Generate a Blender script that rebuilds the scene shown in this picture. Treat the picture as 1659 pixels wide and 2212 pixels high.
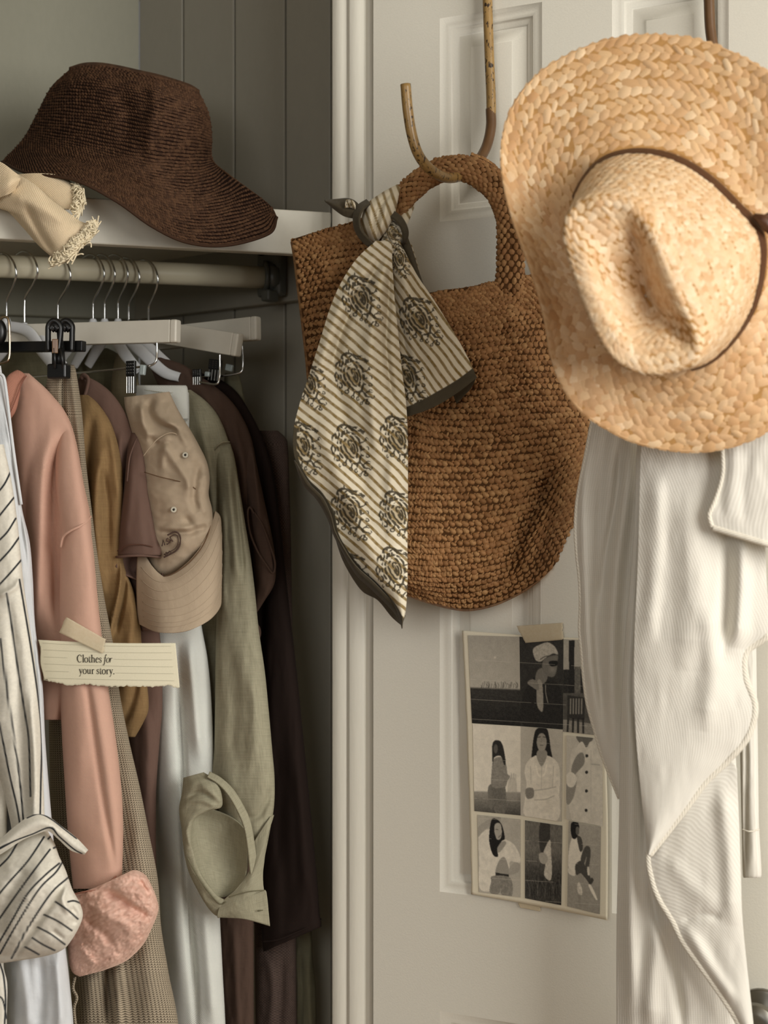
import bpy, bmesh, math, random
import numpy as np
from mathutils import Vector, Matrix
for o in list(bpy.data.objects): bpy.data.objects.remove(o)
scene = bpy.context.scene
COL = scene.collection
rng = np.random.default_rng(7)
random.seed(7)
# ---------------------------------------------------------------- camera
CAMZ = 1.30
FPX = 2212*50/36.0                    # focal length in pixels of the 1659x2212 frame
cd = bpy.data.cameras.new('camera'); cam = bpy.data.objects.new('camera', cd); COL.objects.link(cam)
cam.location = (0, 0, CAMZ); cam.rotation_euler = (math.pi/2, 0, 0)
cd.sensor_fit = 'VERTICAL'; cd.sensor_height = 36; cd.lens = 50
cd.clip_start = .05; cd.clip_end = 50
cd.dof.use_dof = True; cd.dof.focus_distance = 1.97; cd.dof.aperture_fstop = 3.6
scene.camera = cam
# ---------------------------------------------------------------- light
w = bpy.data.worlds.new('world'); scene.world = w; w.use_nodes = True
w.node_tree.nodes['Background'].inputs[0].default_value = (1.0, .98, .94, 1)
w.node_tree.nodes['Background'].inputs[1].default_value = 0.12
def area(name, loc, target, sx, sy, power, col):
    l = bpy.data.lights.new(name, 'AREA'); l.shape = 'RECTANGLE'; l.size = sx; l.size_y = sy
    l.energy = power; l.color = col
    o = bpy.data.objects.new(name, l); COL.objects.link(o); o.location = loc
    o.rotation_euler = (Vector(target)-Vector(loc)).to_track_quat('-Z', 'Y').to_euler()
    return o
area('window_daylight', (2.0, -.35, 1.85), (.1, 2.0, 1.35), 1.7, 1.8, 112, (1.0, .98, .935))
area('window_daylight_far', (-1.0, -1.5, 2.1), (.15, 2.0, 1.3), 1.4, 1.5, 27, (1.0, .99, .965))
scene.view_settings.view_transform = 'Standard'; scene.view_settings.look = 'None'
scene.view_settings.gamma = 1; scene.view_settings.use_curve_mapping = False
scene.view_settings.exposure = 0.08
# ---------------------------------------------------------------- helpers
def W(px, py, Y):
    px = np.asarray(px, float); py = np.asarray(py, float); Y = np.asarray(Y, float)+0*px
    return np.stack([(px-829.5)/FPX*Y, Y, CAMZ+(1106-py)/FPX*Y], -1)
def WV(px, py, Y): return Vector(W(px, py, Y).tolist())
def lin(h):
    if isinstance(h, str):
        h = h.lstrip('#'); c = [int(h[i:i+2], 16)/255 for i in (0, 2, 4)]
    else: c = list(h)
    return tuple(x/12.92 if x <= .04045 else ((x+.055)/1.055)**2.4 for x in c)
def crw(f):
    f2 = f*f; f3 = f2*f
    return [-.5*f3+f2-.5*f, 1.5*f3-2.5*f2+1, -1.5*f3+2*f2+.5*f, .5*f3-.5*f2]
def padr(P, closed=False):
    if closed: return np.concatenate([P[-1:], P, P[:2]])
    return np.concatenate([2*P[:1]-P[1:2], P, 2*P[-1:]-P[-2:-1]])
def cr(P, t, closed=False):
    """Catmull-Rom through rows of P at t in 0..1"""
    P = np.asarray(P, float); m = len(P) if closed else len(P)-1
    t = np.asarray(t, float); x = (t % 1.0)*m if closed else np.clip(t, 0, 1)*m
    i = np.clip(np.floor(x).astype(int), 0, m-1); f = x-i; Q = padr(P, closed); w_ = crw(f)
    return sum(w_[k][..., None]*Q[i+k] for k in range(4))
def resample(P, n, closed=False):
    P = np.asarray(P, float)
    if len(P) == 2: return P[0]+(P[1]-P[0])*np.linspace(0, 1, n)[:, None]
    t = np.linspace(0, 1, 400, endpoint=not closed); D = cr(P, t, closed)
    if closed: D = np.concatenate([D, D[:1]])
    L = np.concatenate([[0], np.cumsum(np.linalg.norm(np.diff(D[:, :2], axis=0), axis=1))])
    s = np.linspace(0, L[-1], n, endpoint=not closed)
    return np.stack([np.interp(s, L, D[:, k]) for k in range(D.shape[1])], -1)
class Surf:
    """smooth patch through a net of (px, py, depth)"""
    def __init__(s, net, closed=False, disp=None):
        s.P = np.asarray(net, float); s.closed = closed; s.disp = disp
        Q = np.stack([padr(r, closed) for r in s.P]); s.Q = padr(Q)
        s.m = len(s.P)-1; s.n = s.P.shape[1] if closed else s.P.shape[1]-1
    def px(s, u, v):
        u = np.asarray(u, float); v = np.asarray(v, float)
        x = (u % 1.0)*s.n if s.closed else np.clip(u, -.03, 1.03)*s.n
        y = np.clip(v, -.03, 1.03)*s.m
        i = np.clip(np.floor(x).astype(int), 0, s.n-1); j = np.clip(np.floor(y).astype(int), 0, s.m-1)
        wu = crw(x-i); wv = crw(y-j); r = 0
        for a in range(4):
            for b in range(4): r = r+(wv[a]*wu[b])[..., None]*s.Q[j+a, i+b]
        if s.disp is not None:
            r = r.copy(); r[..., 2] -= s.disp(r[..., 0], r[..., 1], u, v)
        return r
    def __call__(s, u, v):
        r = s.px(u, v); return W(r[..., 0], r[..., 1], r[..., 2])
    def normal(s, u, v, e=.004, outward=None):
        a = s(u+e, v)-s(u-e, v); b = s(u, v+e)-s(u, v-e); n = np.cross(a, b)
        n /= np.linalg.norm(n, axis=-1, keepdims=True)+1e-12
        if outward is None:
            p = s(u, v)-np.array([0, 0, CAMZ]); sg = -np.sign((n*p).sum(-1)); sg[sg == 0] = 1
        else:
            sg = np.sign((n*outward(u, v)).sum(-1))
        return n*sg[..., None]
class FSurf(Surf):
    def __init__(s, fn, outward=None): s.fn = fn; s.ow = outward
    def __call__(s, u, v): return s.fn(u, v)
    def normal(s, u, v, e=.002, outward=None): return Surf.normal(s, u, v, e, outward or s.ow)
def link(o, parent=None):
    COL.objects.link(o)
    if parent is not None:
        o.parent = parent; o.matrix_parent_inverse = Matrix.Translation(-Vector(parent.location))
    return o
def fast_mesh(name, V, quads=None, tris=None, mat=None, parent=None, uv=None, attrs=None, smooth=True):
    V = np.asarray(V, np.float32).reshape(-1, 3)
    fs = []; st = []; tot = []
    nl = 0
    if quads is not None and len(quads):
        q = np.asarray(quads, np.int32).reshape(-1, 4); fs.append(q.ravel()); st.append(np.arange(len(q))*4); tot.append(np.full(len(q), 4)); nl += q.size
    if tris is not None and len(tris):
        t = np.asarray(tris, np.int32).reshape(-1, 3); fs.append(t.ravel()); st.append(nl+np.arange(len(t))*3); tot.append(np.full(len(t), 3)); nl += t.size
    F = np.concatenate(fs); S = np.concatenate(st).astype(np.int32); T = np.concatenate(tot).astype(np.int32)
    me = bpy.data.meshes.new(name)
    me.vertices.add(len(V)); me.vertices.foreach_set('co', V.ravel())
    me.loops.add(len(F)); me.loops.foreach_set('vertex_index', F)
    me.polygons.add(len(S)); me.polygons.foreach_set('loop_start', S); me.polygons.foreach_set('loop_total', T)
    me.update(calc_edges=True)
    if smooth: me.polygons.foreach_set('use_smooth', np.ones(len(S), bool))
    if uv is not None:
        l = me.uv_layers.new(name='UVMap'); l.data.foreach_set('uv', np.asarray(uv, np.float32).reshape(-1, 2)[F].ravel())
    for k, a in (attrs or {}).items():
        a = np.asarray(a, np.float32)
        if a.ndim == 1:
            at = me.attributes.new(k, 'FLOAT', 'POINT'); at.data.foreach_set('value', a)
        else:
            at = me.attributes.new(k, 'FLOAT_COLOR', 'POINT')
            at.data.foreach_set('color', np.concatenate([a, np.ones((len(a), 1), np.float32)], 1).ravel())
    me.validate()
    if mat is not None: me.materials.append(mat)
    return link(bpy.data.objects.new(name, me), parent)
def gridq(nv, nu, cu=False, cv=False):
    a = np.arange(nv if cv else nv-1)[:, None]; b = np.arange(nu if cu else nu-1)[None, :]
    a1 = (a+1) % nv; b1 = (b+1) % nu
    return np.stack([a*nu+b, a*nu+b1, a1*nu+b1, a1*nu+b], -1).reshape(-1, 4)
def thing(name, label, cat, loc=(0, 0, 0), group=None):
    o = bpy.data.objects.new(name, None); o.empty_display_size = .02; COL.objects.link(o)
    o.location = loc; o['label'] = label; o['category'] = cat
    if group: o['group'] = group
    return o
def tag(o, label, cat, group=None):
    o['label'] = label; o['category'] = cat
    if group: o['group'] = group
    return o
def struct(o): o['kind'] = 'structure'; return o
def stuff(o): o['kind'] = 'stuff'; return o
def solid(o, t, offset=0):
    m = o.modifiers.new('thickness', 'SOLIDIFY'); m.thickness = t; m.offset = offset; return o
def box(name, lo, hi, mat, parent=None, bevel=0.0, M4=None, seg=2):
    bm = bmesh.new(); bmesh.ops.create_cube(bm, size=1)
    lo = Vector(lo); hi = Vector(hi)
    for v in bm.verts: v.co = Vector([(lo[k]+hi[k])/2+v.co[k]*(hi[k]-lo[k]) for k in range(3)])
    if bevel: bmesh.ops.bevel(bm, geom=bm.edges[:], offset=bevel, segments=seg, affect='EDGES', profile=.5)
    if M4 is not None: bm.transform(M4)
    me = bpy.data.meshes.new(name); bm.to_mesh(me); bm.free(); me.materials.append(mat)
    return link(bpy.data.objects.new(name, me), parent)
def frame(o, d):
    """matrix with x along d (in plan), z up, y = away"""
    d = Vector((d[0], d[1], 0)).normalized(); n = Vector((-d.y, d.x, 0))
    return Matrix(((d.x, n.x, 0, o[0]), (d.y, n.y, 0, o[1]), (0, 0, 1, o[2] if len(o) > 2 else 0), (0, 0, 0, 1)))
def tube_arrays(P, R, n=12, ns=None, closed=False, flat=None):
    P = np.asarray(P, float)
    if ns: P = cr(P, np.linspace(0, 1, ns, endpoint=not closed), closed)
    m = len(P); R = np.asarray(R, float); 
    R = np.full(m, float(R)) if R.ndim == 0 else np.interp(np.linspace(0, 1, m), np.linspace(0, 1, len(R)), R)
    T = np.gradient(P, axis=0) if not closed else np.roll(P, -1, 0)-np.roll(P, 1, 0)
    T /= np.linalg.norm(T, axis=1, keepdims=True)+1e-12
    u = np.cross(T[0], [0, 1, 0.01]); 
    if np.linalg.norm(u) < 1e-3: u = np.cross(T[0], [1, 0, 0])
    u /= np.linalg.norm(u); U = []
    for k in range(m):
        u = u-T[k]*u.dot(T[k]); u /= np.linalg.norm(u)+1e-12; U.append(u.copy())
    U = np.array(U); Vv = np.cross(T, U); a = np.linspace(0, 2*np.pi, n, endpoint=False)
    f = 1 if flat is None else flat
    V = P[:, None]+R[:, None, None]*(np.cos(a)[None, :, None]*U[:, None]+f*np.sin(a)[None, :, None]*Vv[:, None])
    L = np.concatenate([[0], np.cumsum(np.linalg.norm(np.diff(P, axis=0), axis=1))])
    uv = np.stack([np.broadcast_to(a/(2*np.pi)*2*np.pi*R.mean(), (m, n)), np.broadcast_to(L[:, None], (m, n))], -1)
    return V.reshape(-1, 3), gridq(m, n, True, closed), uv.reshape(-1, 2), m, n
def tube(name, P, R, mat, parent=None, n=12, ns=None, closed=False, flat=None, caps=True):
    V, q, uv, m, n = tube_arrays(P, R, n, ns, closed, flat); tr = []
    if caps and not closed:
        k = len(V); V = np.concatenate([V, [V[:n].mean(0)], [V[(m-1)*n:m*n].mean(0)]]); uv = np.concatenate([uv, [[0, 0]], [[0, 0]]])
        for i in range(n):
            tr.append((k, (i+1) % n, i)); tr.append((k+1, (m-1)*n+i, (m-1)*n+(i+1) % n))
    return fast_mesh(name, V, q, tr, mat, parent, uv)
def join(parts):
    Vs, Qs, Us, k = [], [], [], 0
    for V, q, uv in parts: Vs.append(V); Qs.append(np.asarray(q)+k); Us.append(uv); k += len(V)
    return np.concatenate(Vs), np.concatenate(Qs), np.concatenate(Us)
def hashn(i, j, s): 
    x = np.sin(i*127.1+j*311.7+s*74.7)*43758.5453; return x-np.floor(x)
def vnoise(x, y, s=0):
    i = np.floor(x); j = np.floor(y); f = x-i; g = y-j; f = f*f*(3-2*f); g = g*g*(3-2*g)
    return (hashn(i, j, s)*(1-f)+hashn(i+1, j, s)*f)*(1-g)+(hashn(i, j+1, s)*(1-f)+hashn(i+1, j+1, s)*f)*g
def fbm(x, y, s=0, o=3):
    r = 0; a = .5
    for k in range(o): r = r+a*(vnoise(x, y, s+k)-.5); x = x*2.03; y = y*2.03; a *= .5
    return r
def segdist(X, Y, pts, smooth=True):
    """distance to a polyline and the position 0..1 along it"""
    P = resample(np.asarray(pts, float), max(8, 6*len(pts))) if (smooth and len(pts) > 2) else np.asarray(pts, float)
    best = np.full(np.shape(X), 1e9); tt = np.zeros(np.shape(X)); sd = np.zeros(np.shape(X)); n = len(P)-1
    for k in range(n):
        ax, ay = P[k]; bx, by = P[k+1]; dx, dy = bx-ax, by-ay; l2 = dx*dx+dy*dy+1e-9
        t = np.clip(((X-ax)*dx+(Y-ay)*dy)/l2, 0, 1); ex = X-ax-t*dx; ey = Y-ay-t*dy; d = np.hypot(ex, ey)
        m = d < best; best = np.where(m, d, best); tt = np.where(m, (k+t)/n, tt)
        sd = np.where(m, np.sign(dx*(Y-ay)-dy*(X-ax)), sd)
    return best, tt, sd
def foldfn(folds):
    """folds: (points, amplitude m (+ = towards the viewer), width px[, 'step'])"""
    def f(X, Y):
        r = np.zeros(np.shape(X))
        for fd in folds:
            d, t, sd = segdist(X, Y, fd[0]); end = np.clip(np.minimum(t, 1-t)*5+.15, 0, 1)
            if len(fd) > 3: r = r+fd[1]*np.where(sd > 0, np.exp(-d/fd[2]), np.exp(-(d/(fd[2]*.18))**2))*end
            else: r = r+fd[1]*np.exp(-(d/fd[2])**2)*end
        return r
    return f
SLOPE = -0.00028          # the garments come nearer to the right, metres per pixel
def loft(name, rows, mat, parent, na=72, nr=None, p=.85, folds=(), wr=(.004, 26, 120), slope=SLOPE, caps='', attr=None,
         thick=0, seed=1, step=4.0, back=1.0, uvs=1.0, fine=None):
    rows = list(rows)
    if len(rows[-1]) == 5 and rows[-1][0] >= 2225: l_ = rows[-1]; rows.append((l_[0]+270, l_[1]+4, l_[2]+8, l_[3], l_[4]))
    R = np.array([(r[1], r[0], r[2], r[0], r[3], r[4]) if len(r) == 5 else r for r in rows], float)
    mid = (R[:, :2]+R[:, 2:4])/2; L = np.concatenate([[0], np.cumsum(np.hypot(*np.diff(mid, axis=0).T))])
    nr = nr or int(max(8, L[-1]/step)); s = np.linspace(0, L[-1], nr)
    ti = np.interp(s, L, np.linspace(0, 1, len(R))); D = cr(R, ti)
    a = np.linspace(0, 2*np.pi, na, endpoint=False); c = np.cos(a); sn = np.sin(a)
    cx = np.sign(c)*np.abs(c)**p; sx = np.sign(sn)*np.abs(sn)**p
    X = (D[:, 0]+D[:, 2])[:, None]/2+(D[:, 2]-D[:, 0])[:, None]/2*cx
    Yp = (D[:, 1]+D[:, 3])[:, None]/2+(D[:, 3]-D[:, 1])[:, None]/2*cx
    front = np.clip(sn*1.6, 0, 1)[None]
    dep = D[:, 4][:, None]+slope*(D[:, 2]-D[:, 0])[:, None]/2*cx-D[:, 5][:, None]*np.where(sx > 0, sx, sx*back)
    if folds: dep = dep-foldfn(folds)(X, Yp)*front
    if wr: dep = dep-wr[0]*2*fbm(X/wr[1], Yp/wr[2], seed)*front
    if fine: dep = dep-fine[0]*2*fbm(X/fine[1], Yp/fine[1], 31, 2)*front
    V = W(X, Yp, dep).reshape(-1, 3)
    Wm = np.abs(D[:, 2]-D[:, 0]).mean()/FPX*D[:, 4].mean()
    uv = np.stack([np.broadcast_to(a/np.pi*Wm*1.15, X.shape), np.broadcast_to(s[:, None]/FPX*D[:, 4].mean(), X.shape)], -1).reshape(-1, 2)*uvs
    q = gridq(nr, na, True); tr = []
    for w_, base in (('t', 0), ('b', (nr-1)*na)):
        if w_ in caps:
            k = len(V); V = np.concatenate([V, [V[base:base+na].mean(0)]]); uv = np.concatenate([uv, [uv[base]]])
            tr += [(k, base+(i+1) % na, base+i) if w_ == 't' else (k, base+i, base+(i+1) % na) for i in range(na)]
    at = {}
    if attr:
        XX = np.concatenate([X.ravel(), np.zeros(len(V)-X.size)]); YY = np.concatenate([Yp.ravel(), np.zeros(len(V)-X.size)])
        at = {k: f(XX, YY) for k, f in attr.items()}
    o = fast_mesh(name, V, q, tr, mat, parent, uv, at)
    if thick: solid(o, thick, -1)
    return o
def net(rows, n=13, Y=None):
    """rows of (px,py[,Y]) points, each resampled to n columns"""
    out = []
    for i, r in enumerate(rows):
        r = np.asarray(r, float)
        if r.shape[1] == 2:
            y = Y[i] if isinstance(Y, (list, tuple)) else Y
            y = np.asarray(y, float)
            yy = np.full(len(r), float(y)) if y.ndim == 0 else np.interp(np.linspace(0, 1, len(r)), np.linspace(0, 1, len(y)), y)
            r = np.concatenate([r, yy[:, None]], 1)
        out.append(resample(r, n))
    return np.array(out)
def sheet(name, surf, nu, nv, mat, parent, thick=.0015, attr=None, closed=False, uvr=0):
    u, v = np.meshgrid(np.linspace(0, 1, nu, endpoint=not closed), np.linspace(0, 1, nv))
    P = surf(u, v)
    du = np.linalg.norm(np.diff(P, axis=1), axis=2).sum(1).mean(); dv = np.linalg.norm(np.diff(P, axis=0), axis=2).sum(0).mean()
    uv = np.stack([u*du, v*dv], -1)
    if uvr: c, s_ = math.cos(uvr), math.sin(uvr); uv = np.stack([uv[..., 0]*c-uv[..., 1]*s_, uv[..., 0]*s_+uv[..., 1]*c], -1)
    at = {}
    if attr:
        r = surf.px(u, v)
        at = {k: f(r[..., 0].ravel(), r[..., 1].ravel(), u.ravel(), v.ravel()) for k, f in attr.items()}
    q = gridq(nv, nu, closed)
    o = fast_mesh(name, P.reshape(-1, 3), q, None, mat, parent, uv.reshape(-1, 2), at)
    if thick: solid(o, thick)
    return o
def pillows(name, surf, u, v, lx, ly, h, ang, mat, parent, k=4, outward=None, jit=.12, lift=0.0, tilt=0.0, seed=3, sq=.32, pw=(2.5, 2.2)):
    """many small raised strands lying on a surface, one mesh; lx, ly half sizes in metres, ang in radians"""
    g = np.random.default_rng(seed); u = np.asarray(u, float).ravel(); v = np.asarray(v, float).ravel(); N = len(u)
    e = .003; pu = (surf(u+e, v)-surf(u-e, v))/(2*e); pv = (surf(u, v+e)-surf(u, v-e))/(2*e)
    eu = np.linalg.norm(pu, axis=1)+1e-6; ev = np.linalg.norm(pv, axis=1)+1e-6
    n = surf.normal(u, v, outward=outward)
    a, b = np.meshgrid(np.linspace(-1, 1, k), np.linspace(-1, 1, k)); a = a.ravel(); b = b.ravel()
    lx = np.broadcast_to(lx, N)*(1+jit*g.normal(size=N)); ly = np.broadcast_to(ly, N)*(1+jit*g.normal(size=N))
    an = np.broadcast_to(ang, N)+g.normal(size=N)*jit
    hh = h*(1+jit*1.5*g.normal(size=N))
    ea = a*np.sqrt(1-sq*b*b); eb = b*np.sqrt(1-sq*a*a)
    x = ea[None]*lx[:, None]; y = eb[None]*ly[:, None]
    c, s = np.cos(an)[:, None], np.sin(an)[:, None]; X = x*c-y*s; Y = x*s+y*c
    U = u[:, None]+X/eu[:, None]; V = v[:, None]+Y/ev[:, None]
    P = surf(U, V)
    prof = np.sqrt(np.clip(1-(np.abs(a)**pw[0]+np.abs(b)**pw[1])*.95, 0, 1))
    z = hh[:, None]*prof[None]+lift+tilt*a[None]*h-.25*h*(prof[None] <= 0)
    P = P+n[:, None]*z[..., None]
    q = gridq(k, k)[None]+(np.arange(N)*k*k)[:, None, None]
    rn = np.repeat(g.random(N), k*k)
    uv = np.stack([np.broadcast_to(x, P.shape[:2])+np.arange(N)[:, None]*.0137, np.broadcast_to(y, P.shape[:2])], -1).reshape(-1, 2)
    return stuff(fast_mesh(name, P.reshape(-1, 3), q.reshape(-1, 4), None, mat, parent, uv, {'rnd': rn}))
def ribbons(name, strokes, mapf, mat, parent, lift=0.0):
    """flat lettering: strokes = (points, width or widths) in local units, mapf(x,y)->world"""
    Vs, Q, k = [], [], 0
    for pts, wd in strokes:
        P = np.asarray(pts, float)
        if len(P) > 2: P = cr(P, np.linspace(0, 1, 5*len(P)))
        T = np.gradient(P, axis=0); T /= np.linalg.norm(T, axis=1, keepdims=True)+1e-9; Nn = np.stack([-T[:, 1], T[:, 0]], 1)
        wv = np.interp(np.linspace(0, 1, len(P)), np.linspace(0, 1, np.size(wd)), np.ravel(wd)) if np.size(wd) > 1 else np.full(len(P), float(np.ravel(wd)[0]))
        A = P+Nn*wv[:, None]/2; B = P-Nn*wv[:, None]/2; m = len(P)
        Vs.append(np.concatenate([A, B])); Q += [(k+i, k+i+1, k+m+i+1, k+m+i) for i in range(m-1)]; k += 2*m
    V = np.concatenate(Vs); return fast_mesh(name, mapf(V[:, 0], V[:, 1]), Q, None, mat, parent)
# ---------------------------------------------------------------- materials
class NT:
    def __init__(s, name, rough=.8, spec=.3):
        s.m = bpy.data.materials.new(name); s.m.use_nodes = True; s.t = s.m.node_tree; s.b = s.t.nodes['Principled BSDF']
        s.b.inputs['Roughness'].default_value = rough; s.b.inputs['Specular IOR Level'].default_value = spec
    def n(s, t, **k):
        x = s.t.nodes.new(t)
        for a, b in k.items():
            if a.startswith('i_'): x.inputs[a[2:].replace('_', ' ')].default_value = b
            else: setattr(x, a, b)
        return x
    def l(s, a, b): s.t.links.new(a, b)
    def math(s, op, a, b=None, c=None):
        x = s.n('ShaderNodeMath', operation=op)
        for i, v in enumerate((a, b, c)):
            if v is None: continue
            if isinstance(v, (int, float)): x.inputs[i].default_value = v
            else: s.l(v, x.inputs[i])
        return x.outputs[0]
    def mix(s, f, a, b, mode='MIX'):
        x = s.n('ShaderNodeMix', data_type='RGBA', blend_type=mode)
        for i, v in ((0, f), (6, a), (7, b)):
            if isinstance(v, (int, float)): x.inputs[i].default_value = v
            elif isinstance(v, tuple): x.inputs[i].default_value = (*v[:3], 1)
            else: s.l(v, x.inputs[i])
        return x.outputs[2]
    def uv(s):
        if not hasattr(s, '_uv'):
            tc = s.n('ShaderNodeTexCoord'); sp = s.n('ShaderNodeSeparateXYZ'); s.l(tc.outputs['UV'], sp.inputs[0]); s._uv = (tc.outputs['UV'], sp.outputs[0], sp.outputs[1], tc)
        return s._uv
    def noise(s, scale, vec=None, detail=3, sc=(1, 1, 1), rough=.55):
        mp = s.n('ShaderNodeMapping'); mp.inputs['Scale'].default_value = sc; s.l(vec if vec is not None else s.uv()[0], mp.inputs[0])
        x = s.n('ShaderNodeTexNoise'); x.inputs['Scale'].default_value = scale; x.inputs['Detail'].default_value = detail; x.inputs['Roughness'].default_value = rough
        s.l(mp.outputs[0], x.inputs['Vector']); return x.outputs['Fac']
    def obj(s): return s.uv()[3].outputs['Object']
    def bump(s, h, strength=.5, dist=.001, nrm=None):
        x = s.n('ShaderNodeBump'); x.inputs['Strength'].default_value = strength; x.inputs['Distance'].default_value = dist
        s.l(h, x.inputs['Height'])
        if nrm is not None: s.l(nrm, x.inputs['Normal'])
        return x.outputs[0]
    def out(s, col=None, nrm=None):
        if col is not None:
            if isinstance(col, tuple): s.b.inputs['Base Color'].default_value = (*col[:3], 1)
            else: s.l(col, s.b.inputs['Base Color'])
        if nrm is not None: s.l(nrm, s.b.inputs['Normal'])
        return s.m
def sinw(t, x, per): return t.math('SINE', t.math('MULTIPLY', x, 2*math.pi/per))
def fabric(name, c1, c2=None, kind='plain', per=.0016, bump=.5, slub=.25, wrinkle=.3, rough=.9, sheen=.15, con=1.0):
    t = NT(name, rough, .15); c1 = lin(c1); c2 = lin(c2) if c2 else tuple(x*.6 for x in c1)
    uv, x, y, _ = t.uv()
    if kind == 'knit':
        fx = t.math('FRACT', t.math('DIVIDE', x, per)); ax = t.math('ABSOLUTE', t.math('SUBTRACT', fx, .5))
        h1 = t.math('SINE', t.math('MULTIPLY', t.math('ADD', t.math('DIVIDE', y, per*.8), t.math('MULTIPLY', ax, 1.2)), 2*math.pi))
        h = t.math('MULTIPLY_ADD', h1, .35, t.math('MULTIPLY_ADD', t.math('SINE', t.math('MULTIPLY', fx, math.pi)), .5, .2))
    elif kind == 'twill':
        h = t.math('MULTIPLY_ADD', t.math('SINE', t.math('MULTIPLY', t.math('ADD', x, t.math('MULTIPLY', y, .8)), 2*math.pi/per)), .4, .5)
    elif kind == 'terry':
        vo = t.n('ShaderNodeTexVoronoi'); vo.inputs['Scale'].default_value = 1/per; t.l(uv, vo.inputs['Vector'])
        h = t.math('SUBTRACT', 1.0, vo.outputs['Distance'])
        h = t.math('MULTIPLY_ADD', t.noise(.6/per, detail=4), .6, t.math('MULTIPLY', h, .6))
    else:
        h = t.math('MULTIPLY_ADD', t.math('MULTIPLY', sinw(t, x, per), sinw(t, y, per)), .35, .5)
    sl = t.math('ADD', t.noise(60, sc=(14, .8, 1), detail=4), t.noise(60, sc=(.8, 14, 1), detail=4))
    sl = t.math('SUBTRACT', sl, 1.0)
    f = t.math('MULTIPLY_ADD', t.math('SUBTRACT', .55, h), con, .3)
    f = t.math('MULTIPLY_ADD', sl, slub*2.5, f); f.node.use_clamp = True
    lw = t.noise(9, detail=3)
    col = t.mix(f, c1, c2); col = t.mix(t.math('MULTIPLY', lw, .22), col, tuple(x*.75 for x in c1))
    n1 = t.bump(t.noise(35, sc=(1, .5, 1), detail=4), wrinkle, .006)
    n2 = t.bump(t.math('MULTIPLY_ADD', sl, slub*1.2, h), bump, .0007, n1)
    t.b.inputs['Sheen Weight'].default_value = sheen; t.b.inputs['Sheen Roughness'].default_value = .5; t.b.inputs['Sheen Tint'].default_value = (*[min(1, x*1.6) for x in c1], 1)
    return t.out(col, n2)
def painted(name, rough=.85, weave=.0011, bump=.3, wrinkle=.25, sheen=.1):
    t = NT(name, rough, .2); a = t.n('ShaderNodeAttribute', attribute_name='Col'); uv, x, y, _ = t.uv()
    h = t.math('MULTIPLY_ADD', t.math('MULTIPLY', sinw(t, x, weave), sinw(t, y, weave)), .35, .5)
    n1 = t.bump(t.noise(30, detail=4), wrinkle, .006); n2 = t.bump(h, bump, .0006, n1)
    col = t.mix(t.math('MULTIPLY', t.noise(90, detail=4), .3), a.outputs['Color'], (.0, .0, .0), 'SOFT_LIGHT')
    t.b.inputs['Sheen Weight'].default_value = sheen
    return t.out(col, n2)
def straw(name, cols, rough=.6, grain=900, bump=.5, gs=(1, 6, 1), spec=.35):
    t = NT(name, rough, spec); a = t.n('ShaderNodeAttribute', attribute_name='rnd'); r = t.n('ShaderNodeValToRGB')
    e = r.color_ramp.elements
    while len(e) < len(cols): e.new(.5)
    for i, c in enumerate(cols): e[i].position = i/(len(cols)-1); e[i].color = (*lin(c), 1)
    t.l(a.outputs['Fac'], r.inputs[0]); g = t.noise(grain, sc=gs, detail=3)
    col = t.mix(t.math('MULTIPLY_ADD', g, 1.1, -.3), r.outputs[0], tuple(x*.62 for x in lin(cols[0])))
    return t.out(col, t.bump(g, bump, .0008))
def paint(name, c, rough=.45, tex=.12, scale=60, spec=.4, sc=(1, 1, 1)):
    t = NT(name, rough, spec); g = t.noise(scale, t.obj(), detail=4, sc=sc); c = lin(c)
    return t.out(t.mix(g, tuple(x*.95 for x in c), tuple(min(1, x*1.04) for x in c)), t.bump(g, tex, .002))
def metal(name, c, rough=.2):
    t = NT(name, rough, .5); t.b.inputs['Metallic'].default_value = 1; g = t.noise(40, t.obj()); c = lin(c)
    return t.out(t.mix(g, tuple(x*.8 for x in c), c))
def plain(name, c, rough=.6, spec=.3, var=.15, scale=80):
    t = NT(name, rough, spec); g = t.noise(scale, t.obj(), detail=3); c = lin(c)
    return t.out(t.mix(g, tuple(x*(1-var) for x in c), tuple(min(1, x*(1+var)) for x in c)))
# ================================================================ the setting
m_door = paint('door_white_paint', '#d8d4c7', .42, .10, 420)
m_trim = paint('trim_white_paint', '#d3cfc2', .40, .14, 160, sc=(1, 1, .15))
m_closet = paint('closet_grey_paint', '#868474', .55, .22, 110, sc=(1, 1, .5))
m_plank = paint('closet_plank_paint', '#8c887c', .5, .22, 110, sc=(1, 1, .4))
m_shelf = paint('shelf_white_paint', '#d3d0c3', .42, .08, 90)
m_floor = paint('floor_oak', '#8c6f50', .5, .2, 30)
m_roomwall = paint('room_wall_paint', '#cfc8b6', .6, .12, 200)
d_sh = np.array([.4605, .134]); d_sh /= np.linalg.norm(d_sh); n_sh = np.array([-d_sh[1], d_sh[0]])
A_sh = np.array([-.540, 2.0]); B_sh = np.array([-.0795, 2.134])
C_corner = np.array([-.431, 2.5]); J_jamb = np.array([-.0835, 2.235])
FL, CE = 0.0, 2.45
struct(box('floor', (-2.6, -2.2, -.05), (2.8, 3.2, 0), m_floor))
struct(box('ceiling', (-2.6, -2.2, CE), (2.8, 3.2, CE+.05), m_roomwall))
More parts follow.
